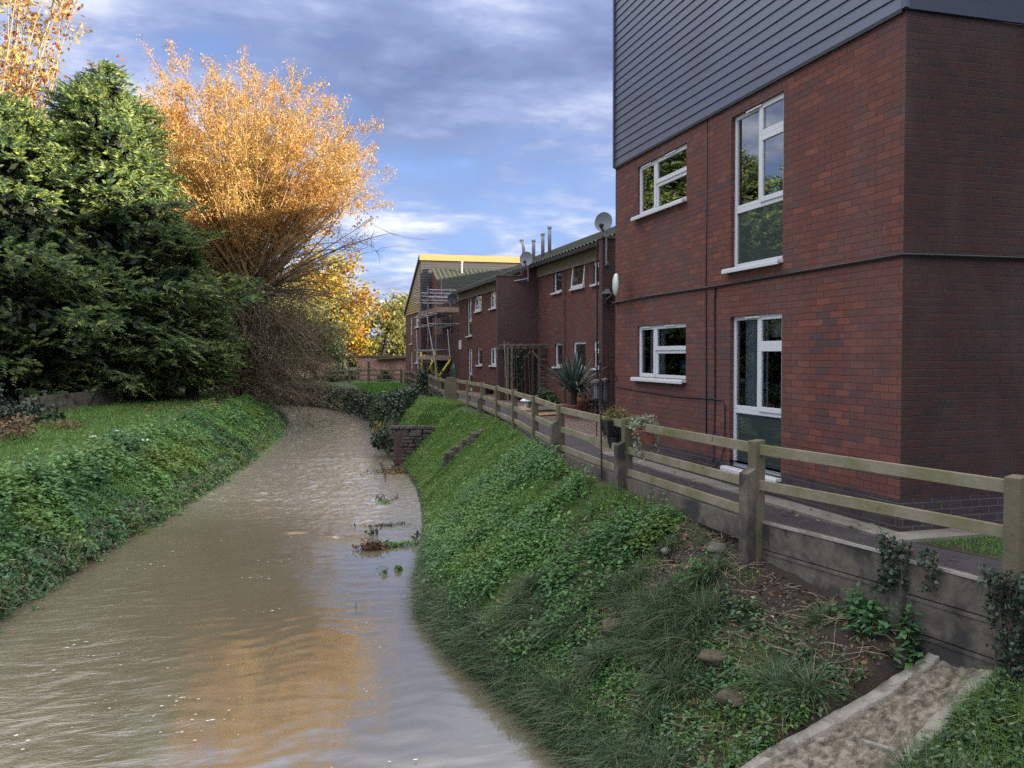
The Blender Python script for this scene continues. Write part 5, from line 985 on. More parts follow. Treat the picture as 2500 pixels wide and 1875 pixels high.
def leafy_tree(name, label, x, y, Hh, R, n, size, m, bark='bark', z_lo=.3, limbs=26, seed=1, trunk_r=.22, squash=1., asp=.6, gappy=.35, cat='tree', group=None):
    rg = np.random.default_rng(seed); zb = gz(x, y)-.1; t = thing(name, label, cat, (x, y, zb), group)
    fork = np.array([x+rg.normal()*.2, y, zb+Hh*z_lo]); mid = np.array([x+rg.normal()*.25, y, zb+Hh*.65]); mb = MB(); mb.tube([(x, y, zb-.2), tuple((np.array([x, y, zb])+fork)/2+rg.normal(size=3)*.1), tuple(fork), tuple(mid)], [trunk_r*1.25, trunk_r, trunk_r*.85, trunk_r*.3], 9); mb.build('trunk', M[bark], t)
    d = unit(rg.normal(size=(limbs, 3))*np.array([1, 1, .75])+np.array([0, 0, .25])); cz = zb+Hh*(z_lo+1)/2; tip = np.array([x, y, cz])+d*np.array([R, R, Hh*(1-z_lo)/2*squash])*rg.uniform(.55, .95, (limbs, 1))
    base = fork+(mid-fork)*rg.uniform(0, 1, (limbs, 1)); Pl = bez(base, (base+tip)/2+rg.normal(size=(limbs, 3))*R*.12+np.array([0, 0, R*.08]), tip, 6); V1, F1 = tubes_VF(Pl, np.linspace(trunk_r*.38, .012, 6)[None]*rg.uniform(.6, 1.1, (limbs, 1)), 5)
    ns = 6; ix = rg.integers(2, 6, (limbs, ns)); b1 = Pl[np.arange(limbs)[:, None], ix].reshape(-1, 3); e1 = b1+rg.normal(size=b1.shape)*R*.24; V2, F2 = tubes_VF(bez(b1, (b1+e1)/2+rg.normal(size=b1.shape)*R*.05, e1, 4), np.tile(np.linspace(trunk_r*.1, .006, 4), (len(b1), 1)), 3)
    V, F = join((V1, F1), (V2, F2)); npmesh('limbs', V, F, M[bark], t)
    ce = np.concatenate([tip, e1, (b1+e1)/2]); ce = ce[rg.random(len(ce)) > gappy]; LP = ce[rg.integers(0, len(ce), n)]+rg.normal(size=(n, 3))*R*.105*np.array([1, 1, .8])
    V, F = leafcloud(LP, size, asp, .3); npmesh('crown', V, F, M[m], t); return t
# thin tall tree behind the conifers with rust and gold leaves on pale upright stems
tt = thing('tall_tree', 'thin pale-stemmed tree with sparse rust and gold leaves rising above the conifers', 'tree', (-12.6, 46, -.4)); rg = np.random.default_rng(9); K = 42
base = np.array([-12.6, 46, 3.])+rg.normal(size=(K, 3))*np.array([.9, .8, 2.]); tip = np.stack([-12.4+rg.normal(size=K)*2.7, 46+rg.normal(size=K)*2.0, rg.uniform(15, 24, K)], 1)
Pl = bez(base, base+(tip-base)*np.array([.25, .25, .6]), tip, 8); V1, F1 = tubes_VF(Pl, np.linspace(.11, .012, 8)[None]*rg.uniform(.5, 1.2, (K, 1)), 6); ix = rg.integers(2, 8, (K, 12)); b1 = Pl[np.arange(K)[:, None], ix].reshape(-1, 3); e1 = b1+rg.normal(size=b1.shape)*np.array([.7, .7, .5])+np.array([0, 0, .9]); V2, F2 = tubes_VF(bez(b1, (b1+e1)/2+rg.normal(size=b1.shape)*.12, e1, 4), np.tile(np.linspace(.02, .006, 4), (len(b1), 1)), 3)
V, F = join((V1, F1), (V2, F2)); npmesh('stems', V, F, M['bark_pale'], tt); mb = MB(); mb.tube([(-12.6, 46, -.5), (-12.6, 46, 5.5)], [.4, .25], 10); mb.build('trunk', M['bark'], tt)
ce = np.concatenate([e1, (b1+e1)/2]); ce = ce[rg.random(len(ce)) < .75]; LP = ce[rg.integers(0, len(ce), 10500)]+rg.normal(size=(10500, 3))*.24; V, F = leafcloud(LP, .18, .7, .1); npmesh('foliage', V, F, M['rust'], tt)
for args in (('orange_tree', 'blazing orange and yellow tree close behind the willow', 4.6, 79, 12.4, 4.3, 15000, .30, 'orange', 'bark', .08, 40, 3, .3),
             ('orange_tree', 'lower gold and orange tree between the willow and the dark-trunked tree', 6.8, 84, 7.6, 3.0, 8000, .28, 'orange', 'bark', .08, 30, 4, .25),
             ('pale_tree', 'pale yellow-green tree with a crooked dark trunk above the garden wall', 10.6, 84, 8.8, 3.4, 2900, .30, 'yellow_green', 'black_bark', .42, 22, 6, .17),
             ('hedge_tree', 'round yellow-green tree next to the farthest house', 14.4, 90, 7.4, 4.2, 9000, .30, 'yellow_green', 'bark', .1, 30, 8, .25),
             ('hedge_tree', 'low dull green tree in front of the orange ones', 3.6, 74, 5.2, 2.6, 5500, .25, 'shrub', 'bark', .1, 22, 9, .2),
             ('hedge_tree', 'yellow-green tree half hidden behind the brown thicket', 1.0, 70, 9.5, 4.6, 11000, .28, 'yellow_green', 'bark', .08, 34, 10, .3),
             ('hedge_tree', 'low yellow hedge tree straight behind the garden wall', 9.2, 92, 4.4, 4.6, 8000, .30, 'yellow_green', 'bark', .05, 26, 12, .2),
             ('hedge_tree', 'dark green tree closing the view behind the willow trunk', -4, 62, 9, 4.6, 8000, .30, 'shrub', 'bark', .05, 30, 13, .3),
             ('hedge_tree', 'dark tree filling the gap behind the conifers', -12, 56, 9, 5.5, 8000, .32, 'shrub', 'bark', .05, 30, 14, .3)):
    leafy_tree(*args)
for (x, y, r, lab) in ((5.6, 66.5, 1.5, 'dark ivy-green shrub against the garden wall beneath the coping end'), (4.2, 64.6, 1.3, 'tall grey-green shrub between the shed and the crossing fence'), (8.2, 64.2, .9, 'low dark shrub in front of the slatted bench end')):
    bush('wall_shrub', lab, 'shrub', (x, y, -.4), r, int(1500*r), .16, M['shrub'], squash=(1, .7, 1.5))

# ------------------------------------------------------------------ bank shrubs and ivy
bush('ivy_bush', 'glossy dark ivy bush beside the fence above the ruined wall', 'bush', (5.0, 31.6, -.35), 1.35, 4200, .13, M['ivy'], squash=(1.1, 1.3, .85))
bush('ivy_bush', 'pale variegated bush spilling below the bird table', 'bush', (4.6, 34.5, -.6), 1.2, 2600, .12, M['shrub'], squash=(1, 1.3, .75))
bush('ivy_clump', 'black-green ivy clump drooping into the river below the ruined wall', 'ivy', (3.75, 29.6, -1.5), .8, 1800, .12, M['ivy'], squash=(.8, 1.3, 1.0))
bush('bramble_clump', 'tangle of dead bramble stems on the river edge behind the ivy clump', 'bramble', (4.05, 31.5, -1.5), .85, 700, .10, M['willow_low'], squash=(.9, 1.5, 1.2), sm='twig_pale')
bush('bramble_clump', 'olive bramble clump where the ivy-covered river wall turns', 'bramble', (4.45, 37.4, -1.6), .9, 1500, .12, M['shrub'], squash=(.8, 1.3, 1.3))
def ivy_wall(label, pts, zt, zb, n):
    t = thing('river_wall', label, 'wall', (*pts[0], zb)); mb = MB()
    for a, b in zip(pts[:-1], pts[1:]): mb.bar((*a, (zt+zb)/2), (*b, (zt+zb)/2), .3, zt-zb)
    mb.build('stonework', M['dark_stone'], t); P_ = np.array(pts); d = np.r_[0, np.cumsum(np.linalg.norm(np.diff(P_, axis=0), axis=1))]; s = RNG.random(n)*d[-1]; px_, py_ = np.interp(s, d, P_[:, 0]), np.interp(s, d, P_[:, 1])
    L = np.stack([px_+RNG.normal(size=n)*.16, py_+RNG.normal(size=n)*.16, zb+RNG.random(n)**.7*(zt-zb+.15)], 1)+np.array([-.12, -.12, 0]); V, F = leafcloud(L, .15, .7, .2); npmesh('ivy', V, F, M['ivy'], t)
ivy_wall('ivy-hung river wall with a corner in front of the little lawn', [(5.05, 38.5), (5.5, 43.2), (7.0, 44.2)], -.42, -2.1, 4200)
ivy_wall('long ivy-covered river wall closing the far bend', [(5.35, 46), (4.9, 52), (3.6, 59), (1.4, 63), (-5, 67.5)], -.55, -2.1, 8500)
bush('ivy_bush', 'large dark ivy bush on the far bank at the foot of the conifers', 'bush', (-8.6, 28.5, -.4), 1.9, 5200, .16, M['ivy'], squash=(1.25, 1.2, 1.0))
bush('dead_brush', 'grey-brown dead brush heap in front of the large ivy bush', 'brush', (-7.0, 23.2, -.45), 1.5, 3200, .08, M['deadleaf'], squash=(1.3, 2.4, .62), sm='twig_pale')
bush('dead_brush', 'smaller greenish brush heap nearest the mown path on the far bank', 'brush', (-6.0, 26.6, -.45), .8, 1200, .08, M['willow_low'], squash=(1.2, 1.8, .7), sm='twig_pale')
# low panel fence in the dark under the conifers
pf = thing('panel_fence', 'low grey concrete panel fence in the shade under the conifers', 'fence', (-5, 42, -.4)); a = np.array([-8.2, 31.6]); b = np.array([-4.55, 43.4])
for i in range(9):
    p, q = a+(b-a)*i/9, a+(b-a)*(i+1)/9; z = gz(*p)+.28; mb = MB(); mb.bar((*p, z), (*(p+(q-p)*.95), z), .05, .75); mb.build('panel', M['concrete'], pf); mb = MB(); mb.box(p[0]-.05, p[0]+.05, p[1]-.05, p[1]+.05, z-.5, z+.45); mb.build('post', M['concrete'], pf)

# ------------------------------------------------------------------ ground cover (nobody could count it)
def stuff(name, VF, m): return tag(npmesh(name, *VF, M[m]), kind='stuff')
def scat(n, ylo, yhi, side, s_lo=0., s_hi=1., dens=None):
    """random points on a bank: s runs from the water edge (0) to the top (1)"""
    y = RNG.uniform(ylo, yhi, n); s = RNG.uniform(s_lo, s_hi, n)
    if side > 0:
        wr = np.interp(y, [3, 5, 7.2, 10, 13, 16, 20, 24, 26.2, 27.2, 33, 37, 46, 60], [2.4, 2.5, 2.15, 2.45, 2.4, 2.1, 2.05, 1.9, 1.5, .8, .8, .7, .5, .5]); x = ip(RE, y)+s*wr
    else: wl = np.interp(y, [5, 13, 20, 30, 40, 50], [1.5, 1.45, 1.5, 1.8, 1.9, 1.6]); x = ip(LE, y)-s*wl
    k = np.ones(n, bool) if dens is None else RNG.random(n) < dens(x, y, s)
    k &= ~((side > 0) & (y < 5.44) & (y > chute_r(x)) & (x > 2.2)) & ~((side > 0) & (y < 7.35) & (x > ip(WALL, y)-.07))
    x, y, s = x[k], y[k], s[k]; return np.stack([x, y, ground(x, y)], 1), s
def tufts(P, n, spread): i = RNG.integers(0, len(P), n); Q = P[i]+np.stack([RNG.normal(size=n)*spread, RNG.normal(size=n)*spread, np.zeros(n)], 1); Q[:, 2] = ground(Q[:, 0], Q[:, 1]); return Q, i
def downhill(n, k, j): v = RNG.normal(size=(n, 3))*j; v[:, 0] -= k; v[:, 2] = 0; return v
# nettles: leaves in pairs on short stems
def nettles(P, hmin, hmax, leaf, m, name, per=4):
    n = len(P); h = RNG.uniform(hmin, hmax, n); Vs = []; 
    for k in range(per):
        z = h*(k+1.2)/(per+.2); a0 = RNG.uniform(0, 3.14, n)+k*1.57; tilt = RNG.normal(size=(n, 2))*.10*z[:, None]
        for s_ in (0, np.pi):
            a = a0+s_; d = np.stack([np.cos(a), np.sin(a), np.full(n, -.28)+RNG.normal(size=n)*.2], 1); d = unit(d); L = leaf*RNG.uniform(.6, 1.25, n)*(1.15-.5*k/per); sd = unit(np.cross(d, np.array([0, 0, 1.])+RNG.normal(size=(n, 3))*.25))
            C = P+np.stack([tilt[:, 0], tilt[:, 1], z], 1)+d*(L*.6)[:, None]; Vs.append(leaves_VF(C, d*(L*.55)[:, None], sd*(L*.29)[:, None]))
    return stuff(name, join(*Vs), m)
# right bank: short grass on the upper slope and beyond
soil = lambda x, y, s: np.clip(.62+.75*vnoise(x, y, .62, 3)-.55*np.clip((s-.62)*3, 0, 1)*np.clip((9.5-y)/2, 0, 1), .05, 1)
P, s = scat(95000, 12.0, 27.0, 1, .04, 1.0); H = RNG.uniform(.05, .13, len(P))*(1+.6*vnoise(P[:, 0], P[:, 1], .5, 7)); stuff('short_grass', blades_VF(P, H.clip(.04), RNG.uniform(.008, .014, len(P)), downhill(len(P), .35, .35)), 'grass')
P, s = scat(52000, 8.2, 13.2, 1, .05, 1.0, soil); H = RNG.uniform(.06, .17, len(P)); stuff('grass', blades_VF(P, H, RNG.uniform(.004, .008, len(P)), downhill(len(P), .4, .45)), 'grass')
P, s = scat(170, 10.5, 26, 1, .12, .95); Q, i = tufts(P, 15000, .09); az = np.arctan2(Q[:, 1]-P[i, 1], Q[:, 0]-P[i, 0]); ln = np.stack([np.cos(az)*.5-.35, np.sin(az)*.5, 0*az], 1)+RNG.normal(size=(len(Q), 3))*.3; ln[:, 2] = 0
stuff('bank_tufts', blades_VF(Q, RNG.uniform(.12, .34, len(Q))*RNG.uniform(.5, 1.2, len(P))[i], RNG.uniform(.007, .014, len(Q)), ln), 'grass')
P, s = scat(900, 9.5, 27, 1, .05, 1.0, lambda x, y, s: np.clip(.2+vnoise(x, y, .8, 41), 0, 1)); nettles(P, .03, .16, .10, 'bankleaf', 'broad_weeds', 2)
P, s = scat(1000, 9.5, 27, 1, .1, 1.0); P[:, 2] += .07; V, F = leafcloud(P, .05, .6, 1.2, .5); stuff('bank_leaves', (V, F), 'deadleaf')
# long drooping waterside grass
P, s = scat(1500, 4.0, 15.5, 1, -.03, .17); Q, i = tufts(P, 21000, .075); H = RNG.uniform(.14, .40, len(Q))*np.interp(Q[:, 1], [5, 12, 15], [1, .9, .5]); stuff('waterside_grass', blades_VF(Q, H, RNG.uniform(.006, .013, len(Q)), downhill(len(Q), .5, .5), 1.1), 'grass_rank')
P, s = scat(30000, 4.1, 8.6, 1, .05, .97, lambda x, y, s: np.clip(.5+.9*vnoise(x, y, .5, 31)-.9*np.clip((s-.55)*3, 0, .9), .02, 1)); stuff('thin_grass', blades_VF(P, RNG.uniform(.04, .15, len(P)), RNG.uniform(.0035, .007, len(P)), downhill(len(P), .3, .6)), 'grass')
# rank tufts of the near bank
P, s = scat(560, 4.0, 9.6, 1, .12, .93, lambda x, y, s: np.clip(.32+.9*vnoise(x, y, .75, 3)-.5*np.clip((s-.6)*3, 0, 1), .05, 1)); Q, i = tufts(P, 27000, .05); tl = RNG.uniform(.45, 1.3, len(P))[i]; H = RNG.uniform(.10, .40, len(Q))*tl; az = np.arctan2(Q[:, 1]-P[i, 1], Q[:, 0]-P[i, 0]); ln = np.stack([np.cos(az)*.75-.22, np.sin(az)*.75, 0*az], 1)+RNG.normal(size=(len(Q), 3))*.3; ln[:, 2] = 0
stuff('rank_grass', blades_VF(Q, H, RNG.uniform(.005, .012, len(Q)), ln, 1.1), 'grass_rank')
P, s = scat(7800, 8.4, 15.5, 1, .08, .97, lambda x, y, s: np.clip(.35+1.1*vnoise(x, y, .9, 11), 0, 1)); nettles(P, .08, .38, .066, 'nettle', 'nettles')
P, s = scat(3000, 4.2, 9.2, 1, .05, .80, lambda x, y, s: np.clip(.2+1.1*vnoise(x, y, .7, 17), .05, 1)); nettles(P, .03, .17, .055, 'bramble', 'bramble_leaves', 3)
P, s = scat(4600, 3.9, 8.4, 1, .02, .6, lambda x, y, s: np.clip(.3+1.0*vnoise(x, y, .6, 23), .05, 1)); nettles(P, .02, .16, .045, 'nettle', 'ground_ivy', 3)
x = RNG.uniform(3.3, 5.3, 1900); y = RNG.uniform(3.5, 4.68, 1900); x += (4.72-y)*.2; k = (x < ip(WALL, y)-.1) & (y < chute_r(x)-.02); P = np.stack([x, y, ground(x, y)], 1)[k]; nettles(P, .03, .2, .05, 'bramble', 'chute_side_weeds', 3)
H = RNG.uniform(.12, .3, 9000); x = RNG.uniform(3.0, 5.3, 9000); y = RNG.uniform(3.3, 4.72, 9000); k = (x < ip(WALL, y)-.1) & (y < chute_r(x)-.03); P = np.stack([x, y, ground(x, y)], 1)[k]; stuff('chute_side_grass', blades_VF(P, H[k], RNG.uniform(.004, .007, len(P)), downhill(len(P), .1, .6)+np.array([0, .35, 0])), 'grass')
# dead leaves, stalks and crumbs of soil
P, s = scat(5200, 4.2, 9.8, 1, .1, 1.0); P[:, 2] += .012; V, F = leafcloud(P, .042, .6, 1.4, .5); stuff('fallen_leaves', (V, F), 'deadleaf')
P, s = scat(620, 4.2, 9.0, 1, .2, 1.0, lambda x, y, s: np.clip(.3+s*.6, 0, 1)); a = RNG.uniform(0, 6.28, len(P)); d = np.stack([np.cos(a), np.sin(a)*1.0, RNG.normal(size=len(P))*.22], 1)*RNG.uniform(.06, .22, (len(P), 1)); P[:, 2] += .03
stuff('dead_stalks', tubes_VF(np.stack([P-d, P+RNG.normal(size=P.shape)*.015+np.array([0, 0, .02]), P+d], 1), np.tile([.0035, .003, .002], (len(P), 1)), 4), 'twig_pale')
def pebbles(P, s_):
    n = len(P); o = np.array([[1, 0, 0], [0, 1, 0], [-1, 0, 0], [0, -1, 0], [0, 0, 1], [0, 0, -1]], float); V = P[:, None]+o[None]*(s_[:, None, None]*RNG.uniform(.6, 1.3, (n, 6, 1))); f = np.array([[0, 1, 4], [1, 2, 4], [2, 3, 4], [3, 0, 4], [1, 0, 5], [2, 1, 5], [3, 2, 5], [0, 3, 5]]); return V.reshape(-1, 3), (np.arange(n)[:, None, None]*6+f[None]).reshape(-1, 3)
P, s = scat(2600, 4.2, 11.0, 1, .55, 1.0); stuff('soil_crumbs', pebbles(P, RNG.uniform(.006, .022, len(P))), 'stone')
x = RNG.uniform(4.7, 5.6, 60); y = RNG.uniform(5.6, 14, 60); P = np.stack([x, y, np.full(60, .036)], 1); V, F = leafcloud(P, .05, .65, 3., .4); stuff('path_leaves', (V, F), 'deadleaf')
# left bank: deep leafy cover, mounded
P, s = scat(88000, 9.0, 44, -1, .03, 1.12); h = (.13+.24*(vnoise(P[:, 0], P[:, 1], 1.1, 4)+.7*vnoise(P[:, 0], P[:, 1], .35, 9))).clip(.015)*np.clip(1.2-s, .15, 1); P[:, 2] += h*RNG.uniform(.25, 1.1, len(P)); sz = np.interp(P[:, 1], [9, 14, 25, 44], [.062, .07, .095, .13])
a = RNG.uniform(0, 6.28, len(P)); d = unit(np.stack([np.cos(a)+.45, np.sin(a), -.25+RNG.normal(size=len(P))*.3], 1)); nn = unit(np.array([.25, -.15, 1.])+RNG.normal(size=(len(P), 3))*.42); sd = unit(np.cross(nn, d)); sz *= RNG.uniform(.55, 1.35, len(P))
stuff('bank_weeds', leaves_VF(P, d*(sz*.55)[:, None], sd*(sz*.36)[:, None]), 'bankleaf')
P, s = scat(2600, 12, 38, -1, .55, 1.25, lambda x, y, s: np.clip(.3+1.1*vnoise(x, y, 1.6, 14), 0, 1)); nettles(P, .15, .5, .13, 'bankleaf', 'crest_nettles')
P, s = scat(15000, 9.0, 46, -1, -.03, .26); P[:, 2] += RNG.uniform(0, .16, len(P)); V, F = leafcloud(P, .085, .45, .7); stuff('waterside_weeds', (V, F), 'edgeleaf')
P, s = scat(26000, 9.0, 44, -1, .05, 1.1); H = RNG.uniform(.08, .24, len(P)); stuff('bank_grass', blades_VF(P, H, RNG.uniform(.008, .015, len(P)), -downhill(len(P), .5, .35)), 'grass')
P, s = scat(7000, 10, 27, 1, -.01, .05); P[:, 2] += RNG.uniform(-.02, .12, len(P)); V, F = leafcloud(P, .06, .5, .4); stuff('edge_weeds', (V, F), 'edgeleaf')
P, s = scat(700, 9, 40, -1, .0, .16); e = P+np.stack([RNG.uniform(.02, .24, len(P)), RNG.normal(size=len(P))*.2, RNG.uniform(-.1, .25, len(P))], 1); stuff('overhanging_stems', tubes_VF(np.stack([P, (P+e)/2+np.array([0, 0, .12]), e], 1), np.tile([.007, .006, .003], (len(P), 1)), 4), 'twig_pale')
Q = np.concatenate([e, (P+e)/2+np.array([0, 0, .09]), e+RNG.normal(size=e.shape)*.06]); Q = Q[RNG.integers(0, len(Q), 3800)]+RNG.normal(size=(3800, 3))*.04; Q[:, 2] = np.maximum(Q[:, 2], WZ+.03); V, F = leafcloud(Q, .08, .5, .6); stuff('overhanging_weeds', (V, F), 'bankleaf')
x = ip(LE, np.zeros(1)); yy = RNG.uniform(13, 46, 60000)**1.0; q = RNG.uniform(0, 6., 60000); x = ip(LE, yy)-np.interp(yy, [13, 20, 30, 40, 50], [1.45, 1.5, 1.8, 1.9, 1.6])-q; P = np.stack([x, yy, ground(x, yy)], 1)
trod = (q > .15) & (q < 1.0); H = RNG.uniform(.06, .22, len(P))*np.where(trod, .35, 1)*(1+.9*np.clip(vnoise(x, yy, 1.5, 3), 0, 1)*(q > 1.2)); stuff('far_bank_grass', blades_VF(P, H, RNG.uniform(.012, .022, len(P)), downhill(len(P), 0, .5)), 'grass')
x = RNG.normal(size=5000)*1.1-3.6; yy = RNG.uniform(33.5, 44, 5000); P = np.stack([x, yy, ground(x, yy)+.03], 1); P = P[x < ip(LE, yy)-1.4]; V, F = leafcloud(P, .11, .7, 1.4); stuff('leaf_litter', (V, F), 'deadleaf')
# lawns right of the river
x = RNG.uniform(5.2, 8.0, 24000); yy = RNG.uniform(44.3, 59, 24000); k = (x < 6.9+.104*(yy-42)) & (x > ip(RE, yy)+.3); P = np.stack([x, yy, ground(x, yy)], 1)[k]; stuff('lawn_grass', blades_VF(P, RNG.uniform(.10, .2, len(P)), np.full(len(P), .03), downhill(len(P), 0, .4)), 'lawn')
x = RNG.uniform(4.2, 5.9, 26000); yy = RNG.uniform(26.2, 30.6, 26000); k = x > 4.0; P = np.stack([x, yy, ground(x, yy)], 1)[k]; stuff('strip_grass', blades_VF(P, RNG.uniform(.06, .16, len(P)), np.full(len(P), .014), downhill(len(P), .2, .4)), 'grass')
x = RNG.uniform(5.5, 9, 14000); yy = RNG.uniform(3.5, 6.26, 14000); k = x > np.interp(yy, [3.4, 4.85, 5.62, 6.26], [6.55, 6.16, 5.86, 5.62]); x, yy = x[k], yy[k]; P = np.stack([x, yy, np.full(len(x), .0)], 1); stuff('verge_grass', blades_VF(P, RNG.uniform(.03, .10, len(P)), np.full(len(P), .006), downhill(len(P), 0, .5)), 'lawn')
mb = MB(); mb.quad((6.62, 2.5, .003), (14, 2.5, .003), (14, 6.26, .003), (5.6, 6.26, .003)); tag(mb.build('verge', M['ground']), kind='structure')

# single plants that stand out on the near bank
def clump(label, px, py, n, hmin, hmax, leafsz, m, spread, seed):
    c = gpt(px, py); t = thing('nettle_plant', label, 'plant', c); x = c[0]+RNG.normal(size=n)*spread; y = c[1]+RNG.normal(size=n)*spread; P = np.stack([x, y, ground(x, y)], 1); o = nettles(P, hmin, hmax, leafsz, m, 'foliage', 4); del o['kind']
    for v in o.data.vertices: v.co -= Vector(c)
    o.parent = t; e = P+np.array([0, 0, 1.])*RNG.uniform(hmin, hmax, (n, 1))*.9+RNG.normal(size=P.shape)*.01; V, F = tubes_VF(np.stack([P-np.array([0, 0, .03]), (P+e)/2, e], 1), np.tile([.004, .003, .002], (n, 1)), 4); npmesh('stems', V, F, M['shrub'], t)
clump('bushy nettle plant on bare soil below the stubby concrete post', 1690, 1425, 26, .10, .26, .085, 'nettle', .085, 1)
clump('tall nettle clump at the foot of the concrete panels', 2130, 1520, 34, .12, .34, .085, 'nettle', .12, 2)
clump('nettle clump leaning on the concrete wall beside its second post', 2250, 1575, 26, .12, .30, .09, 'nettle', .10, 3)
clump('crinkled bramble seedling beside the top of the drain chute', 2235, 1640, 16, .05, .15, .085, 'bramble', .09, 4)
clump('pale broad-leaved weed on the gravelly soil under the bottom rail', 1660, 1275, 8, .02, .08, .12, 'bankleaf', .05, 5)
# ivy hanging over the concrete wall
def ivy_hang(label, c, n, w_, drop, seed, stem=5):
    t = thing('wall_ivy', label, 'ivy', c); rg = np.random.default_rng(seed); a = rg.uniform(-1, 1, n); z = rg.random(n)**1.3
    dirw = unit(np.array([[.33, -1.72, 0]]))[0]; P = np.array(c)+a[:, None]*w_*dirw*(1-.5*z[:, None])+np.stack([-.07-rg.random(n)*.05, np.zeros(n), .05-z*drop], 1)+rg.normal(size=(n, 3))*.022
    V, F = leafcloud(P, .036, .85, .2); npmesh('foliage', V, F, M['ivy'], t)
    pts = []
    for k in range(stem): o = rg.uniform(-.7, .7)*w_; pts.append([np.array(c)+dirw*o+np.array([-.06-.03*math.sin(q*2), rg.normal()*.02, .06-q*drop*rg.uniform(.7, 1)]) for q in np.linspace(0, 1, 6)])
    V, F = tubes_VF(np.array(pts), np.tile(np.linspace(.006, .003, 6), (stem, 1)), 4); npmesh('stems', V, F, M['twig'], t)
ivy_hang('dark withered ivy knot over the second concrete post', (4.90, 5.62, .17), 420, .15, .40, 1, 8)
ivy_hang('thick ivy curtain hanging down the concrete panels at the picture edge', (5.10, 4.55, .12), 1500, .34, .85, 2, 9)
ivy_hang('thin ivy trail on the concrete panel between the post and the ivy curtain', (4.96, 5.30, .12), 130, .08, .32, 3, 8)

# ------------------------------------------------------------------ in and on the water
def float_thing(name, label, cat, px, py, parts):
    c = on_z(px, py, WZ+.01); t = thing(name, label, cat, c)
    for (pn, VF, m) in parts(np.array(c)): npmesh(pn, *VF, M[m], t)
def twigs_at(c, n, L, zr, r=.006):
    b = c+RNG.normal(size=(n, 3))*np.array([L*.3, L*.2, .01]); a = RNG.uniform(0, 6.28, n); e = b+np.stack([np.cos(a)*L, np.sin(a)*L*.6, RNG.uniform(0, zr, n)], 1)*RNG.uniform(.4, 1, (n, 1)); return tubes_VF(np.stack([b, (b+e)/2+RNG.normal(size=b.shape)*.03, e], 1), np.tile([r, r*.8, r*.4], (n, 1)), 4)
def lv(c, n, sp, sz, up=.8, asp=.4): return leafcloud(c+RNG.normal(size=(n, 3))*np.array(sp)+np.array([0, 0, .02]), sz, asp, up)
float_thing('debris_raft', 'raft of dead leaves and green weed caught in the shallows', 'debris', 925, 1338, lambda c: [('dead_leaves', lv(c+np.array([-.12, 0, .03]), 520, (.13, .10, .035), .06, .5, .6), 'deadleaf'), ('weed', lv(c+np.array([.32, .12, .02]), 620, (.22, .06, .015), .09, 1.2, .22), 'bankleaf'), ('twigs', twigs_at(c, 16, .45, .06), 'twig')])
float_thing('leafy_sprig', 'dark upright sprig poking out of the shallows above the leaf raft', 'sprig', 908, 1305, lambda c: [('leaves', lv(c+np.array([.04, 0, .06]), 26, (.07, .03, .04), .11, .2, .4), 'ivy'), ('twigs', twigs_at(c, 5, .2, .14), 'twig')])
float_thing('floating_branch', 'bent twig with broad green leaves floating near the grassy edge', 'branch', 945, 1395, lambda c: [('leaves', join(lv(c+np.array([-.02, -.1, .01]), 5, (.06, .05, .01), .15, 1, .5), lv(c+np.array([.16, .05, .02]), 7, (.06, .05, .03), .15, .4, .5)), 'nettle'), ('twigs', tubes_VF(np.array([[c+np.array(p) for p in ((-.16, .16, .01), (-.10, .24, .03), (.03, .22, .02), (.03, .12, .02), (-.06, .05, .01))]]), np.full((1, 5), .006), 5), 'twig')])
float_thing('leafy_sprig', 'pale leafy sprig leaning in the shallows against the bank', 'sprig', 1020, 1325, lambda c: [('leaves', lv(c+np.array([0, 0, .08]), 18, (.05, .04, .06), .13, .2, .4), 'shrub'), ('twigs', twigs_at(c, 5, .3, .15), 'twig')])
float_thing('water_weed', 'thin dark weed trailing across the shallows upstream of the raft', 'weed', 945, 1283, lambda c: [('leaves', lv(c, 90, (.24, .05, .01), .09, 1.2, .3), 'shrub'), ('twigs', twigs_at(c, 7, .4, .04), 'twig')])
float_thing('water_weed', 'green weed patch round two dark snags farther up the shallows', 'weed', 938, 1222, lambda c: [('leaves', lv(c+np.array([0, -.25, 0]), 70, (.10, .16, .01), .10, 1.2, .3), 'bankleaf'), ('twigs', join(twigs_at(c+np.array([0, .15, 0]), 8, .2, .2, .02), twigs_at(c+np.array([.35, .2, 0]), 4, .1, .16, .02)), 'twig')])
float_thing('mossy_spit', 'mossy muddy spit jutting into the water below the ruined wall', 'spit', 975, 1152, lambda c: [('moss', lv(c+np.array([.1, 0, .02]), 900, (.42, .22, .05), .08, 1., .6), 'willow_low'), ('twigs', twigs_at(c, 16, .6, .15), 'twig')])
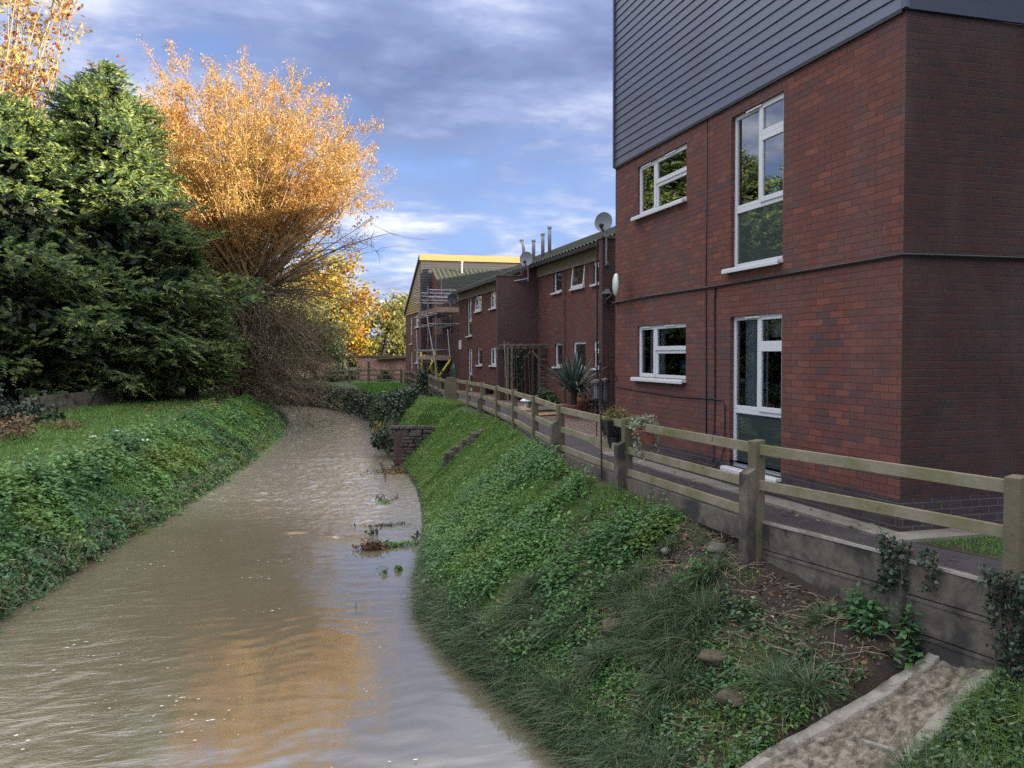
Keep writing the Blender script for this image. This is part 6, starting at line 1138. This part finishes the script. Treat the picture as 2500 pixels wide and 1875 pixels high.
a, b = Vector(on_z(929, 1133, WZ)), Vector(on_z(941, 1176, WZ)); mb = MB(); mb.tube([a+Vector((0, 0, .06)), (a+b)/2+Vector((.05, 0, .07)), b+Vector((0, 0, .03))], [.03, .024, .014], 7); tag(mb.build('floating_stick', M['bark'], loc=a), 'long dark stick lying along the current at the edge of the rapids', 'stick')
c = on_z(868, 1485, WZ); mb = MB(); mb.tube([(c[0], c[1], WZ-.05), (c[0]+.01, c[1], WZ+.10)], [.006, .004], 6); tag(mb.build('twig_stub', M['bark'], loc=c), 'tiny dark twig standing alone in the orange reflection', 'twig')
n = 900; fx = RNG.uniform(-3.6, 1.3, n); fy = RNG.uniform(7, 21, n); k = (fx > ip(LE, fy)+.25) & (vnoise(fx*.5, fy, .9, 6) > .18); fx, fy = fx[k], fy[k]; n = len(fx); rr = .004+.009*RNG.random(n)**4.; th = np.arange(7)*2*np.pi/7
V = np.stack([fx[:, None]+rr[:, None]*2.3*np.cos(th)*RNG.uniform(.6, 1.2, (n, 7)), fy[:, None]+rr[:, None]*np.sin(th)*RNG.uniform(.6, 1.2, (n, 7)), np.full((n, 7), WZ+.022)], -1); F = np.arange(n*7).reshape(n, 7)
stuff('foam_flecks', (V.reshape(-1, 3), F), 'foam')
for k, (px, py, lab, sx) in enumerate(((351, 1089, 'largest white scrap of litter on the weedy crest', .30), (228, 1081, 'flat white scrap on the trodden grass', .2), (285, 1066, 'small white scrap farther along the trodden grass', .16), (353, 1072, 'pale scrap half sunk in weeds just beyond the largest one', .18))):
    c = gpt(px, py); V = []; 
    for j in range(5):
        for i in range(6): V.append((c[0]+.62*sx*(i/5-.5)+.03*math.sin(j*2+k), c[1]+sx*.4*(j/4-.5), c[2]+.16+.03*math.sin(i*2.1+k)*math.cos(j*1.7+k)))
    ii = np.arange(30).reshape(5, 6); tag(npmesh('litter', V, np.stack([ii[:-1, :-1], ii[:-1, 1:], ii[1:, 1:], ii[1:, :-1]], -1).reshape(-1, 4), M['litter'], loc=c), lab, 'litter', 'white litter on the far bank')
